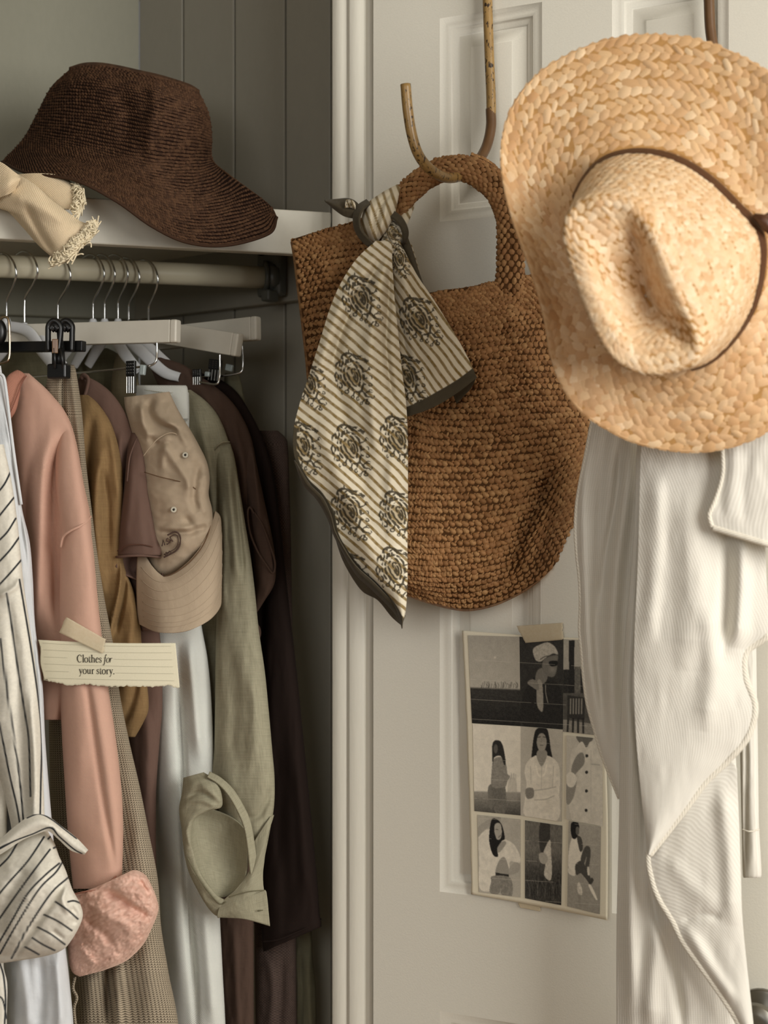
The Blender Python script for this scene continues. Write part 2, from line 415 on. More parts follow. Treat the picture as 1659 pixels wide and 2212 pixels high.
# closet back wall, parallel to the shelf
Mb = frame((C_corner[0], C_corner[1], 0), d_sh)
struct(box('wall_back', (-1.35, 0, 0), (.0, .06, CE), m_closet, M4=Mb))
Ml = frame((C_corner[0]-1.35*d_sh[0], C_corner[1]-1.35*d_sh[1], 0), d_sh)
struct(box('wall_left', (-.06, -.75, 0), (0, 0, CE), m_closet, M4=Ml))
# closet side wall: vertical planks with a narrow joint between them
dW = J_jamb-C_corner; LW = np.linalg.norm(dW); Mw = frame((C_corner[0], C_corner[1], 0), dW)
wr_ = struct(box('wall_right', (0, .014, 0), (LW, .06, CE), plain('plank_joint_pale', '#9a978b', .8), M4=Mw))  # paler joint colour shows between the planks
def t_at(px):
    k = (px-829.5)/FPX; return (k*C_corner[1]-C_corner[0])/(dW[0]-k*dW[1])*LW
joints = [0.0]+[t_at(x) for x in (395, 506, 616)]+[LW]
for a, b in zip(joints[:-1], joints[1:]):
    box('plank', (a+.0016, 0, 0), (b-.0016, .02, CE), m_plank, wr_, .0022, Mw, 2)
# battens (cleats) that carry the shelf
zc0, zc1 = CAMZ+.335, CAMZ+.47
struct(box('trim_2', (-1.34, -.02, zc0), (-.0, 0, zc1), m_closet, bevel=.003, M4=Mb))
cl = struct(box('trim_3', (.01, -.02, zc0-.0), (LW-.005, 0, zc1), m_plank, bevel=.003, M4=Mw))
# shelf
zs0, zs1 = CAMZ+.384, CAMZ+.4497
Ms = frame((A_sh[0], A_sh[1], 0), d_sh)
sh = thing('closet_shelf', 'thick white painted closet shelf carrying the brown hat', 'shelf', (A_sh[0], A_sh[1], zs0))
me = bmesh.new()
LS = np.linalg.norm(B_sh-A_sh)
# plan outline: front edge left to right, then along the side wall to the back corner
def plan(p): return np.array(p)
F0 = A_sh-.75*d_sh; F1 = B_sh
bk = lambda p: p
K1 = J_jamb-.004*np.array([dW[1], -dW[0]])/LW*0
out = [F0, F1, J_jamb+np.array([-.001, -.002]), C_corner+np.array([-.004, -.014]), C_corner-d_sh*1.3-n_sh*.004]
vb = [me.verts.new((x, y, zs1-.019)) for x, y in out]; vt = [me.verts.new((x, y, zs1)) for x, y in out]
me.faces.new(vb[::-1]); me.faces.new(vt)
for i in range(len(out)):
    j = (i+1) % len(out); me.faces.new((vb[i], vb[j], vt[j], vt[i]))
bmesh.ops.recalc_face_normals(me, faces=me.faces[:])
bmesh.ops.bevel(me, geom=[e for e in me.edges if abs(e.verts[0].co.z-e.verts[1].co.z) < 1e-5], offset=.003, segments=2, affect='EDGES')
mm = bpy.data.meshes.new('board'); me.to_mesh(mm); me.free(); mm.materials.append(m_shelf)
link(bpy.data.objects.new('board', mm), sh)
box('nosing', (-.75, -.001, zs0), (LS, .018, zs1-.0002), m_shelf, sh, .002, Ms, 2)
# clothes rod with its bracket
def Yrod(px): return 2.15+.108*px/590
m_rod = paint('rod_old_cream_paint', '#d0c9b0', .42, .2, 26)
rod = thing('clothes_rod', 'cream painted round clothes rod under the shelf', 'rod', WV(590, 600, Yrod(590)))
pa = W(0, 575, Yrod(0)); pb = W(590, 600.5, Yrod(590)); dr = (pb-pa)/np.linalg.norm(pb-pa)
tube('pole', [pa-dr*.7, pa, (pa+pb)/2, pb], .0172, m_rod, rod, 32)
m_iron = plain('bracket_dark_metal', '#4f4f48', .4, .6, .2)
fl_c = pb+dr*.004
tube('bracket_cup', [pb-dr*.012, pb+dr*.006], .0245, m_iron, rod, 32)
tube('bracket_rim', [pb-dr*.016, pb-dr*.010], .0268, m_iron, rod, 32)
fm = frame((pb[0], pb[1], pb[2]), dW)
box('bracket_plate', (-.028, -.010, -.030), (.022, .010, .052), m_iron, rod, .006, fm, 3)
for sx, sz in ((-.013, .040), (.008, .041)):
    c = fm @ Vector((sx, -.012, sz)); nn = Vector((dW[1], -dW[0], 0)).normalized()
    tube('screw', [c, c+nn*.004], .0055, metal('screw_dark', '#3b3a37', .45), rod, 14)
for sx, sz in ((.006, -.0815),):      # little support block peeping out under the batten
    box('bracket_foot', (sx-.006, -.03, zc0-pb[2]-.004), (sx+.012, -.006, zc0-pb[2]+.014), m_iron, rod, .003, fm)
# casing beside the closet opening
def strip_mesh(name, prof, z0, z1, mat, parent=None):
    P = np.array(prof, float); n = len(P)
    V = np.concatenate([np.c_[P, np.full(n, z0)], np.c_[P, np.full(n, z1)]])
    q = [(i, (i+1) % n, n+(i+1) % n, n+i) for i in range(n)]
    o = fast_mesh(name, V, q, None, mat, parent, smooth=False); return o
def cas(px, Y): return [(px-829.5)/FPX*Y, Y]
prof = [cas(717, 2.235), cas(717.5, 2.098), cas(719, 2.094), cas(747, 2.0905), cas(750, 2.0915), cas(751.5, 2.0915), cas(753, 2.086), cas(756, 2.0835),
        cas(785, 2.0815), cas(787.5, 2.0825), cas(789, 2.0845), cas(791, 2.0835), cas(794, 2.0800), cas(799, 2.0785), cas(803, 2.0785), cas(808, 2.080), cas(815, 2.14), cas(815, 2.25)]
struct(strip_mesh('trim_1', prof, 0, CE, m_trim))
struct(box('wall_front', (-.02, 2.25, 0), (1.6, 2.33, CE), m_roomwall))
# ---------------------------------------------------------------- the door, opened towards us
TH = math.radians(25.5); H0 = np.array(cas(806.5, 2.068)); dD = np.array([math.cos(TH), -math.sin(TH)]); nD = np.array([math.sin(TH), math.cos(TH)])
def t_door(px, off=0.0):
    o = H0+nD*off; k = (px-829.5)/FPX; return (k*o[1]-o[0])/(dD[0]-k*dD[1])
def Ydoor(px, off=0.0):
    """depth of the door face (off > 0 = into the door) at an image column"""
    o = H0+nD*off; return o[1]+dD[1]*t_door(px, off)
def zd(px, py, off=0.0): return CAMZ+(1106-py)/FPX*Ydoor(px, off)
door = bpy.data.objects.new('door_1', None); COL.objects.link(door); door.location = (H0[0], H0[1], 0); struct(door)
Md = frame((H0[0], H0[1], 0), dD)
a1, a2 = t_door(950), t_door(1171); b1, b2 = t_door(1322), t_door(1574); DW = t_door(1704)
z_t0, z_t1 = zd(950, 479), zd(950, 40)
z_m0, z_m1 = zd(950, 1926), zd(950, 668)
DT = CAMZ+.835
z_b1, z_b0 = z_m0-.17, .24
rows_ = [(z_t0, z_t1), (z_m0, z_m1), (z_b0, z_b1)]
for x0, x1 in ((0, a1), (a2, b1), (b2, DW)): box('stile', (x0, 0, .01), (x1, .036, DT), m_door, door, 0, Md, 1)
zz = [.01, z_b0, z_b1, z_m0, z_m1, z_t0, z_t1, DT]
for i in range(0, 8, 2):
    for x0, x1 in ((a1, a2), (b1, b2)): box('rail', (x0, 0, zz[i]), (x1, .036, zz[i+1]), m_door, door, .0, Md, 1)
def panel(x0, x1, z0, z1):
    # ogee sticking, groove, wide bevel, raised field: (inset, depth into the door)
    pr = [(0, 0), (.003, .0025), (.010, .004), (.0150, .0045), (.0157, .0065), (.019, .0085), (.0235, .0095), (.025, .012), (.0265, .012), (.044, .0060), (.0455, .0045), (.0465, .0042)]
    V, q = [], []
    for ins, dp in pr:
        for x, z in ((x0+ins, z0+ins), (x1-ins, z0+ins), (x1-ins, z1-ins), (x0+ins, z1-ins)):
            p = Md @ Vector((x, dp, z)); V.append(p[:])
    for i in range(len(pr)-1):
        for k in range(4): q.append((i*4+k, i*4+(k+1) % 4, (i+1)*4+(k+1) % 4, (i+1)*4+k))
    k = (len(pr)-1)*4; q.append((k, k+1, k+2, k+3))
    fast_mesh('panel', V, q, None, m_door, door, smooth=False)
for z0, z1 in rows_:
    panel(a1, a2, z0, z1); panel(b1, b2, z0, z1)
m_knob = metal('knob_brushed_nickel', '#8d8a82', .35)
kc = WV(1648, 2190, Ydoor(1648)); nn = Vector((-nD[0], -nD[1], 0))
kp = [kc+nn*s for s in (0.0, .006, .012, .022, .032, .042, .050, .055, .0565)]
tube('door_knob', [p[:] for p in kp], [.033, .033, .013, .011, .020, .0275, .026, .017, .004], m_knob, door, 28, 60)
# ---------------------------------------------------------------- bamboo hooks
def bamboo(name):
    t = NT(name, .32, .5); o = t.obj(); g = t.noise(26, o, detail=4); sp = t.noise(260, o, detail=4, sc=(1, 1, .45)); 
    c = t.mix(g, lin('#74592f'), lin('#a48450'))
    r = t.n('ShaderNodeValToRGB'); r.color_ramp.elements[0].position = .56; r.color_ramp.elements[1].position = .62; t.l(sp, r.inputs[0])
    col = t.mix(r.outputs[0], c, lin('#2b1a0c')); return t.out(col, t.bump(sp, .15, .001))
m_bam = bamboo('spotted_bamboo'); m_bam2 = plain('bamboo_dark_node', '#5c4024', .35, .5, .3, 60)
def hook(name, label, pts, r, dark):
    P = [W(*p) for p in pts]
    h = thing(name, label, 'hook', Vector(P[0].tolist()), 'bamboo hooks hung over the door')
    tube('cane', P, r, m_bam, h, 20, 140)
    D = [W(*p) for p in dark]; tube('cane_section', D, np.array([1.04, 1.05, 1.05, 1.04])*r, m_bam2, h, 20, 40)
    return h
yd = lambda px, o=-.012: float(Ydoor(px))+o
hook('bamboo_hook', 'speckled bent bamboo hook carrying the woven tote bag', [(1047, -195, yd(1047)+.05), (1047, -203, yd(1047)+.03), (1048, -205, yd(1048)+.005), (1048, -196, yd(1048)-.004), (1049, -150, yd(1049)), (1051, -80, yd(1051)), (1053, 0, yd(1053)), (1057, 120, yd(1057)), (1061, 225, yd(1061)),
      (1059, 280, yd(1059)-.004), (1050, 318, yd(1050)-.015), (1030, 354, 1.945), (1000, 378, 1.912), (965, 384, 1.875), (931, 367, 1.848), (905, 336, 1.835), (890, 292, 1.828), (881, 238, 1.824), (876, 182, 1.822)],
     .0068, [(1060, 236, yd(1060)), (1060.5, 275, yd(1060)-.004), (1051, 316, yd(1051)-.015), (1032, 352, 1.947)])
hook('bamboo_hook', 'dark brown bamboo hook half hidden behind the straw hat', [(1526, -280, yd(1526)+.05), (1526, -288, yd(1526)+.03), (1527, -290, yd(1527)+.005), (1527, -280, yd(1527)-.004), (1528, -200, yd(1528)), (1529, -110, yd(1529)), (1531, 0, yd(1531)), (1535, 70, yd(1535)), (1543, 115, yd(1543)), (1552, 200, yd(1550)-.005),
      (1556, 300, yd(1552)-.01), (1545, 360, yd(1545)-.03), (1515, 400, yd(1515)-.07), (1480, 400, yd(1480)-.12), (1450, 370, yd(1450)-.16), (1440, 330, yd(1440)-.175)],
     .0066, [(1531, -20, yd(1531)), (1533, 40, yd(1533)), (1536, 75, yd(1536)), (1543, 114, yd(1543))])
bpy.data.objects['bamboo_hook.001'].children[0].active_material = m_bam2
# ================================================================ clothes on the rod (front to back)
m_ww = paint('hanger_white_paint', '#cfcabd', .4, .1, 60)
m_wp = plain('hanger_white_plastic', '#c9cacb', .35, .45, .04)
m_chrome = metal('chrome_wire', '#d8d8d6', .14)
m_blk = plain('black_plastic', '#0d0d0d', .38, .45, .3)
def dup_label(o, label): o['label'] = label
HG = 'hangers on the clothes rod'
def hook_wire(parent, right, stem, name='hook'):
    (rx, ry), (sx, sy) = right, stem; Yr = float(Yrod(sx)); k = rx-sx
    P = [(rx-46, ry-38, Yr+.020), (rx-40, ry-42, Yr+.012), (rx-30, ry-46, Yr), (rx-15, ry-39, Yr-.016), (rx-4, ry-22, Yr-.024), (rx, ry, Yr-.024),
         (rx-.3*k, ry+24, Yr-.018), (sx+.08*k, ry+52, Yr-.006), (sx, ry+66, Yr-.003), (sx, sy, Yr)]
    return tube(name, [W(*p) for p in P], .0017, m_chrome, parent, 10, 60)
def hanger_empty(name, label, stem): return thing(name, label, 'hanger', WV(stem[0], stem[1], Yrod(stem[0])), HG)
# ---- white plastic shirt hangers: shoulder arms sloping down from a knob
def plastic_hanger(label, right, stem, armR, armL, knob=True, hook=True):
    h = hanger_empty('plastic_hanger', label, stem)
    if hook: hook_wire(h, right, stem)
    Yr = float(Yrod(stem[0])); sx, sy = stem
    tube('neck', [W(sx, sy-4, Yr), W(sx, sy+4, Yr), W(sx, sy+16, Yr)], [.0045, .0068, .0060], m_wp, h, 16, 20)
    for arm, nm in ((armR, 'arm'), (armL, 'arm')):
        if arm:
            V, q, uv, m, n = tube_arrays([W(*p) for p in arm], [.0075, .0092, .0092, .0070], 14, 40, flat=.45)
            fast_mesh(nm, V, q, None, m_wp, h, uv)
    return h
plastic_hanger('white plastic hanger at the far end, behind the chrome wire loop', (35, 593), (14, 690),
    [(14, 703, 2.15), (60, 716, 2.13), (92, 760, 2.11), (130, 800, 2.09), (160, 812, 2.08)], [(14, 703, 2.15), (-30, 714, 2.18), (-90, 760, 2.22)])
plastic_hanger('white plastic hanger with round neck beside the black clip', (81, 588), (53, 702),
    [(53, 714, 2.155), (84, 726, 2.14), (104, 756, 2.12), (140, 792, 2.10)], [(53, 714, 2.155), (30, 722, 2.17), (5, 760, 2.18), (-30, 800, 2.2)])
plastic_hanger('white plastic hanger behind the white bar, first hook after the canvas fringe', (225, 595), (201, 693),
    [(201, 706, 2.19), (240, 722, 2.17), (272, 768, 2.15), (300, 800, 2.14)], [(201, 706, 2.19), (170, 722, 2.2), (130, 780, 2.22)])
plastic_hanger('white plastic hanger behind the white bar, second hook after the canvas fringe', (248, 595), (226, 693),
    [(226, 706, 2.195), (262, 722, 2.175), (300, 755, 2.16), (352, 802, 2.145), (388, 815, 2.14)], [(226, 706, 2.195), (195, 730, 2.2), (160, 790, 2.22)])
plastic_hanger('white plastic hanger behind the white bar, third hook after the canvas fringe', (276, 595), (255, 693),
    [(255, 706, 2.2), (292, 722, 2.18), (322, 752, 2.17), (372, 796, 2.155), (420, 815, 2.15)], [(255, 706, 2.2), (225, 730, 2.21), (190, 790, 2.23)])
# ---- white wooden trouser hangers: bar, chrome wire loop, two-jaw clip
def bar_hanger(label, right, stem, L, R, hgt, wire):
    """L, R = (px, py centre, depth) of the bar's ends"""
    h = hanger_empty('trouser_hanger', label, stem); hook_wire(h, right, stem)
    a = W(*L); b = W(*R); d = (b-a)/np.linalg.norm(b-a); cap = .011
    dv = Vector(d.tolist()); y = Vector((0, 0, 1)).cross(dv).normalized(); z = dv.cross(y)
    M4 = Matrix(((dv.x, y.x, z.x, a[0]), (dv.y, y.y, z.y, a[1]), (dv.z, y.z, z.z, a[2]), (0, 0, 0, 1))); ln = float(np.linalg.norm(b-a))
    box('bar', (0, -.007, -hgt), (ln-cap, .007, hgt), m_ww, h, .0012, M4)
    box('end_cap', (ln-cap-.0003, -.0074, -hgt*1.02), (ln, .0074, hgt*1.02), m_ww, h, .0028, M4, 3)
    tube('wire_loop', [W(*p) for p in wire], .0017, m_chrome, h, 10, 50)
    return h
m_steel = metal('clip_dark_steel', '#55544f', .3)
m_clear = plain('clear_clip_pad', '#9aa5a4', .15, .6, .3)
def metal_clip(parent, x, y, w_, h_, Y, tilt=0.0, studs=True):
    """chrome two-jaw clip: studded thumb plate above, ribbed jaw below; pixel size at depth Y"""
    s = Y/FPX; M4 = Matrix.Translation(WV(x, y, Y)) @ Matrix.Rotation(math.radians(-22), 4, 'Z') @ Matrix.Rotation(tilt, 4, 'Y')
    c = box('clip_jaw', (-w_/2*s, -.004, -h_/2*s), (w_/2*s, .0, h_/2*s), m_steel, parent, .0008, M4)
    for i in range(4):
        x0 = (-w_/2+w_*(i+.32)/4)*s
        box('clip_rib', (x0-.0006, -.0052, -h_/2*s), (x0+.0006, -.0035, h_*.02*s), metal('chrome_rib', '#b5b5b2', .32) if i == 0 and 'chrome_rib' not in bpy.data.materials else bpy.data.materials['chrome_rib'], c, .0004, M4, 1)
    pl = box('thumb_plate', (-w_/2*s, -.0056, h_*.05*s), (w_/2*s, -.0038, h_/2*s), m_blk, c, .0005, M4, 1)
    if studs:
        for i in range(4):
            for j in range(4):
                p = M4 @ Vector(((-w_/2+w_*(i+.5)/4)*s, -.0058, (h_*.09+h_*.37*(j+.4)/4)*s))
                bm = bmesh.new(); bmesh.ops.create_icosphere(bm, subdivisions=1, radius=.0008, matrix=Matrix.Translation(p))
                me_ = bpy.data.meshes.new('stud'); bm.to_mesh(me_); bm.free(); me_.materials.append(m_chrome); link(bpy.data.objects.new('stud', me_), c)
    box('clip_pad', (w_*.62*s, .002, h_*.10*s), (w_*1.2*s, .008, h_*.42*s), m_clear, parent, .0015, M4 @ Matrix.Rotation(.12, 4, 'Y'))
    return c
b1 = bar_hanger('white wooden trouser hanger with the longest bar, clipped to the white jeans', (152, 598), (125, 700), (-40, 727, 2.185), (386, 715.5, 2.045), .0163,
    [(339, 738, 2.055), (339, 760, 2.055), (337, 780, 2.053), (326, 789, 2.055), (308, 792, 2.06), (200, 803, 2.10), (60, 815, 2.14), (-30, 820, 2.17)])
metal_clip(b1, 285.5, 815, 22, 70, 2.052)
b2 = bar_hanger('white wooden trouser hanger sloping down under the topmost bar', (301, 602), (278, 694), (338, 716, 2.20), (518, 746, 2.10), .0168,
    [(475, 765, 2.112), (475, 790, 2.112), (474, 815, 2.11), (466, 830, 2.11), (430, 825, 2.13)])
metal_clip(b2, 428, 815, 20, 34, 2.135)
b3 = bar_hanger('white wooden trouser hanger with the highest bar, nearest the wall', (341, 607), (321, 694), (345, 732, 2.23), (559, 709, 2.13), .0175,
    [(521, 730, 2.142), (524, 765, 2.142), (525, 790, 2.142), (518, 805, 2.142), (480, 812, 2.15), (400, 818, 2.18)])
metal_clip(b3, 466, 800, 30, 46, 2.15, .12)
# ---- black clip hanger
bh = thing('clip_hanger', 'black plastic clip hanger with chrome wire holding the knit', 'hanger', WV(0, 750, 2.05), HG)
a, b = W(-140, 752, 2.085), W(182, 748, 2.0)
dv = Vector(((b-a)/np.linalg.norm(b-a)).tolist()); yv = Vector((0, 0, 1)).cross(dv).normalized(); zv = dv.cross(yv)
M4 = Matrix(((dv.x, yv.x, zv.x, a[0]), (dv.y, yv.y, zv.y, a[1]), (dv.z, yv.z, zv.z, a[2]), (0, 0, 0, 1)))
box('bar', (0, -.006, -.0075), (float(np.linalg.norm(b-a)), .006, .0075), m_blk, bh, .0015, M4)
tube('wire_loop', [W(*p) for p in [(-60, 730, 2.02), (-5, 692, 2.01), (12, 685, 2.005), (19, 695, 2.003), (21, 740, 2.002), (20, 770, 2.002), (12, 782, 2.003), (-20, 787, 2.01), (-60, 790, 2.02)]], .0019, metal('warm_chrome', '#cdb9a0', .16), bh, 10, 60)
tube('hook_base', [W(-30, 745, 2.02), W(-8, 735, 2.015), W(2, 722, 2.012), W(-2, 702, 2.012), W(-20, 690, 2.015)], [.012, .010, .008, .008, .006], m_blk, bh, 14, 30)
Yc = 1.995
for sx_, nm in ((-1, 'clip_finger'), (1, 'clip_finger')):
    x0 = 118 if sx_ < 0 else 143; dx = 0 if sx_ < 0 else .006
    ring = [(x0-13+ (0 if sx_<0 else 4), 760), (x0-14, 722), (x0-12, 702), (x0, 693), (x0+12, 703), (x0+13, 722), (x0+12-(4 if sx_<0 else 0), 760)]
    tube(nm, [W(x, y, Yc-.008+dx) for x, y in ring], [.0042, .0040, .0042, .0046, .0042, .0040, .0042], m_blk, bh, 10, 40, flat=1.5)
    tube(nm, [W(x0-9, 712, Yc-.008+dx), W(x0, 704, Yc-.008+dx), W(x0+9, 712, Yc-.008+dx)], .006, m_blk, bh, 10, 12)
V = [W(x, y, Y) for x, y, Y in [(112, 750, Yc-.012), (136, 750, Yc-.012), (140, 795, Yc-.014), (112, 795, Yc-.014)]]
ja = fast_mesh('clip_lever', V, [(0, 1, 2, 3)], None, m_blk, bh, smooth=False); solid(ja, .008, 1)
box('clip_jaw', (-.0150, -.006, -.0105), (.0150, .010, .0105), m_blk, bh, .003, Matrix.Translation(WV(125.5, 802, Yc-.012)) @ Matrix.Rotation(-.3, 4, 'Z'), 3)
box('clip_spring', (-.004, -.002, -.010), (.004, .002, .010), plain('brass_spring', '#6a4a2a', .3, .5), bh, .001, Matrix.Translation(WV(119, 748, Yc-.019)))
for fx in ((117, 752, 119, 796), (131, 752, 137, 796)):
    tube('clip_rib', [W(fx[0], fx[1], Yc-.019), W(fx[2], fx[3], Yc-.019)], .0022, m_blk, bh, 8)

# ================================================================ garments
f_stripe = painted('cream_pinstripe_cotton', .9, .0013, .5, .35)
def stripe_attr(lines, base='#e4dfd2', ink='#1f2226', w_=1.8):
    def f(X, Y):
        r = np.zeros(np.shape(X))
        for ln in lines:
            d, t, sd = segdist(X, Y, ln); r = np.maximum(r, np.clip(1.6-d/w_, 0, 1))
        c1 = np.array(lin(base)); c2 = np.array(lin(ink)); n = vnoise(X/3, Y/3, 4)[:, None]
        return (c1*(.93+.1*n))*(1-r[:, None])+c2*r[:, None]
    return f
G = 'clothes hanging on the rod'
# 1 striped shirt: body, hanging sleeve with its knotted end
o = thing('striped_shirt', 'cream shirt with dark pinstripes and a knotted sleeve', 'shirt', WV(30, 2212, 1.9), G)
upper = stripe_attr([[(-10, 1070), (10, 1045), (26, 1012)], [(-10, 1125), (10, 1100), (30, 1075)], [(-10, 1175), (15, 1150), (34, 1120)], [(-10, 1222), (20, 1190), (42, 1160)], [(-10, 1272), (20, 1240), (50, 1205)],
    [(14, 1282), (22, 1330), (38, 1440), (52, 1530), (62, 1600), (66, 1720)], [(42, 1252), (52, 1310), (70, 1420), (84, 1520), (90, 1600), (88, 1700), (86, 1800)],
    [(0, 1380), (12, 1470), (28, 1580), (42, 1680), (52, 1790)], [(-2, 1560), (10, 1620), (22, 1680), (36, 1740), (46, 1800)]])
loft('sleeve', [(960, -60, 8, 1.925, .022), (1040, -60, 25, 1.92, .026), (1130, -60, 38, 1.915, .03), (1250, -58, 50, 1.91, .034), (1350, -55, 64, 1.905, .036), (1450, -50, 78, 1.90, .036), (1560, -40, 88, 1.895, .034),
    (1650, -10, 92, 1.892, .030), (1720, 10, 95, 1.89, .026), (1790, 25, 97, 1.89, .022), (1830, 32, 96, 1.89, .02)], f_stripe, o, na=150, step=1.4,
    folds=[([(20, 1300), (40, 1500), (52, 1780)], -.008, 12), ([(66, 1500), (76, 1650), (72, 1790)], .010, 10), ([(-10, 1290), (30, 1270), (50, 1240)], .006, 7)], attr={'Col': upper}, wr=(.003, 30, 90))
knotl = [[(-10, 1880), (20, 1850), (42, 1812)], [(-5, 1935), (20, 1905), (60, 1860), (95, 1808)], [(-5, 1990), (30, 1940), (70, 1885), (108, 1835)], [(-8, 2046), (25, 1990), (60, 1930), (98, 1890), (128, 1865)],
    [(0, 2060), (40, 1990), (85, 1920), (120, 1885), (135, 1862)], [(25, 2070), (60, 2005), (110, 1930), (148, 1895)], [(120, 1948), (145, 1965), (168, 1985)], [(96, 1976), (125, 1990), (155, 2010)], [(82, 2003), (110, 2018), (140, 2040)],
    [(70, 2026), (92, 2040), (118, 2053)], [(55, 2046), (70, 2054), (84, 2062)], [(147, 1948), (160, 1946), (176, 1952)], [(104, 1812), (115, 1803), (128, 1806)], [(116, 1832), (128, 1826)]]
loft('knot_bundle', [(1790, 45, 100, 1.885, .016), (1822, 10, 118, 1.88, .030), (1850, -20, 128, 1.875, .042), (1880, -40, 142, 1.87, .052), (1920, -60, 156, 1.868, .058), (1950, -60, 172, 1.868, .058), (1975, -60, 179, 1.868, .056), (2000, -60, 172, 1.87, .052),
    (2030, -60, 155, 1.873, .046), (2052, -55, 135, 1.877, .036), (2066, -45, 95, 1.882, .024), (2080, -40, 10, 1.887, .012)], f_stripe, o, na=260, step=1.3,
    folds=[([(30, 2070), (70, 2010), (120, 1940), (150, 1900)], -.007, 7), ([(150, 1905), (135, 1940), (150, 1975)], .007, 8), ([(100, 1870), (60, 1940), (10, 2020)], .008, 20), ([(60, 1870), (20, 1930), (-5, 1990)], -.006, 12),
           ([(150, 1960), (165, 1975), (160, 2000)], -.006, 7), ([(110, 2010), (140, 2030)], -.004, 6), ([(130, 1850), (150, 1890), (170, 1950)], .006, 10)], attr={'Col': stripe_attr(knotl)}, caps='b', wr=(.004, 40, 40))
tie = stripe_attr([[(-10, 1838), (30, 1815), (70, 1800), (108, 1786), (130, 1806), (160, 1832), (178, 1842)], [(60, 1768), (85, 1760), (110, 1772), (140, 1795), (164, 1813)]], w_=1.4)
S = Surf(net([[(-30, 1838), (0, 1815), (35, 1785), (70, 1762), (100, 1764), (130, 1785), (165, 1812), (189, 1838)], [(-30, 1850), (5, 1828), (40, 1800), (75, 1780), (103, 1780), (130, 1798), (160, 1824), (186, 1841)], [(-30, 1862), (10, 1838), (45, 1815), (80, 1800), (105, 1794), (128, 1812), (155, 1836), (184, 1844)]],
    25, [[1.85, 1.842, 1.838, 1.842, 1.835], [1.842, 1.832, 1.826, 1.832, 1.828], [1.85, 1.840, 1.834, 1.838, 1.832]]))
solid(sheet('tie_band', S, 200, 50, f_stripe, o, 0, {'Col': lambda X, Y, u, v: tie(X, Y)}), .003)
edge = stripe_attr([[(0, 2082), (8, 2110), (12, 2160), (10, 2212)], [(-8, 2150), (6, 2160), (14, 2200)]])
loft('shirt_tail', [(1500, -70, -18, 1.93, .02), (1560, -70, 4, 1.93, .02), (1620, -70, 10, 1.93, .02), (1690, -70, 18, 1.93, .02), (1800, -70, 15, 1.925, .02), (2000, -70, 20, 1.925, .02), (2080, -70, 8, 1.925, .02), (2130, -70, 16, 1.925, .02), (2230, -70, 15, 1.925, .02)], f_stripe, o, na=80, step=2,
     attr={'Col': edge})
# 2 white cotton shirt
f_white = fabric('white_cotton', '#dfe1e2', '#b9bfc6', per=.0012, bump=.3, slub=.12, wrinkle=.5)
o = thing('white_shirt', 'thin white cotton shirt between striped shirt and pink sweatshirt', 'shirt', WV(80, 2212, 1.95), G)
loft('body', [(790, -40, 2, 1.975, .012), (830, -40, 8, 1.97, .018), (900, -40, 18, 1.965, .024), (1000, -40, 33, 1.96, .028), (1100, -40, 48, 1.957, .030), (1170, -40, 64, 1.955, .03), (1250, -40, 71, 1.955, .03), (1350, -40, 76, 1.955, .03), (1480, -40, 92, 1.955, .03),
    (1600, -38, 98, 1.955, .03), (1750, -30, 110, 1.955, .032), (1900, -20, 124, 1.955, .034), (2050, 0, 142, 1.955, .034), (2120, 8, 150, 1.955, .034), (2240, 14, 160, 1.955, .034)], f_white, o, na=110,
    folds=[([(10, 880), (30, 1000), (45, 1100), (62, 1190)], .006, 5), ([(20, 960), (40, 1080), (58, 1230)], -.006, 4), ([(60, 1260), (75, 1440), (84, 1560)], -.006, 6), ([(40, 2060), (55, 2150), (60, 2230)], .008, 12), ([(85, 2060), (90, 2150), (85, 2230)], -.007, 10), ([(120, 2060), (128, 2150), (132, 2230)], .008, 12)])
tube('placket', [W(*p) for p in [(-4, 806, 1.948), (8, 815, 1.946), (14, 850, 1.942), (20, 900, 1.938), (30, 980, 1.932), (46, 1090, 1.926)]], .0022, f_white, o, 8, 40)
# 3 pink sweatshirt
f_pink = fabric('pink_sweatshirt_cotton', '#caa592', '#b68a79', 'twill', .0016, .3, .12, .15, sheen=.35)
f_terry = fabric('pink_fleece_inside', '#dab4a3', '#bb8c7a', 'terry', .0048, 1.0, .1, .3, sheen=.5, con=1.6)
f_rib = fabric('pink_rib_knit', '#b98470', '#8d5f50', 'twill', .0022, .7, .05, .05)
o = thing('pink_sweatshirt', 'dusty pink sweatshirt with fleecy turned-out cuff', 'sweatshirt', WV(180, 2110, 1.99), G)
loft('body', [(806, 42, 62, 2.012, .006), (820, 25, 78, 2.01, .014), (838, 22, 98, 2.01, .020), (860, 20, 118, 2.008, .026), (885, 20, 138, 2.006, .030), (920, 22, 155, 2.004, .034), (970, 26, 168, 2.002, .038), (1040, 34, 180, 2.0, .040), (1120, 44, 196, 2.0, .040),
    (1200, 55, 196, 2.0, .038), (1300, 60, 190, 2.0, .036), (1420, 70, 182, 2.0, .036), (1500, 80, 150, 2.0, .034), (1555, 88, 132, 2.0, .03)], f_pink, o, na=120, thick=.003,
    folds=[([(108, 935), (92, 1020), (86, 1120), (80, 1250), (76, 1350)], .016, 17), ([(140, 930), (118, 1020), (114, 1130), (122, 1260), (124, 1360)], -.022, 14), ([(70, 980), (60, 1080), (62, 1200)], -.008, 12), ([(150, 900), (172, 1000), (180, 1080)], .008, 14)], wr=(.003, 40, 140))
tube('collar', [W(*p) for p in [(44, 807, 1.998), (30, 822, 1.985), (24, 850, 1.978), (20, 880, 1.976), (12, 900, 1.98)]], [.008, .011, .012, .010, .008], f_rib, o, 14, 40, flat=.6)
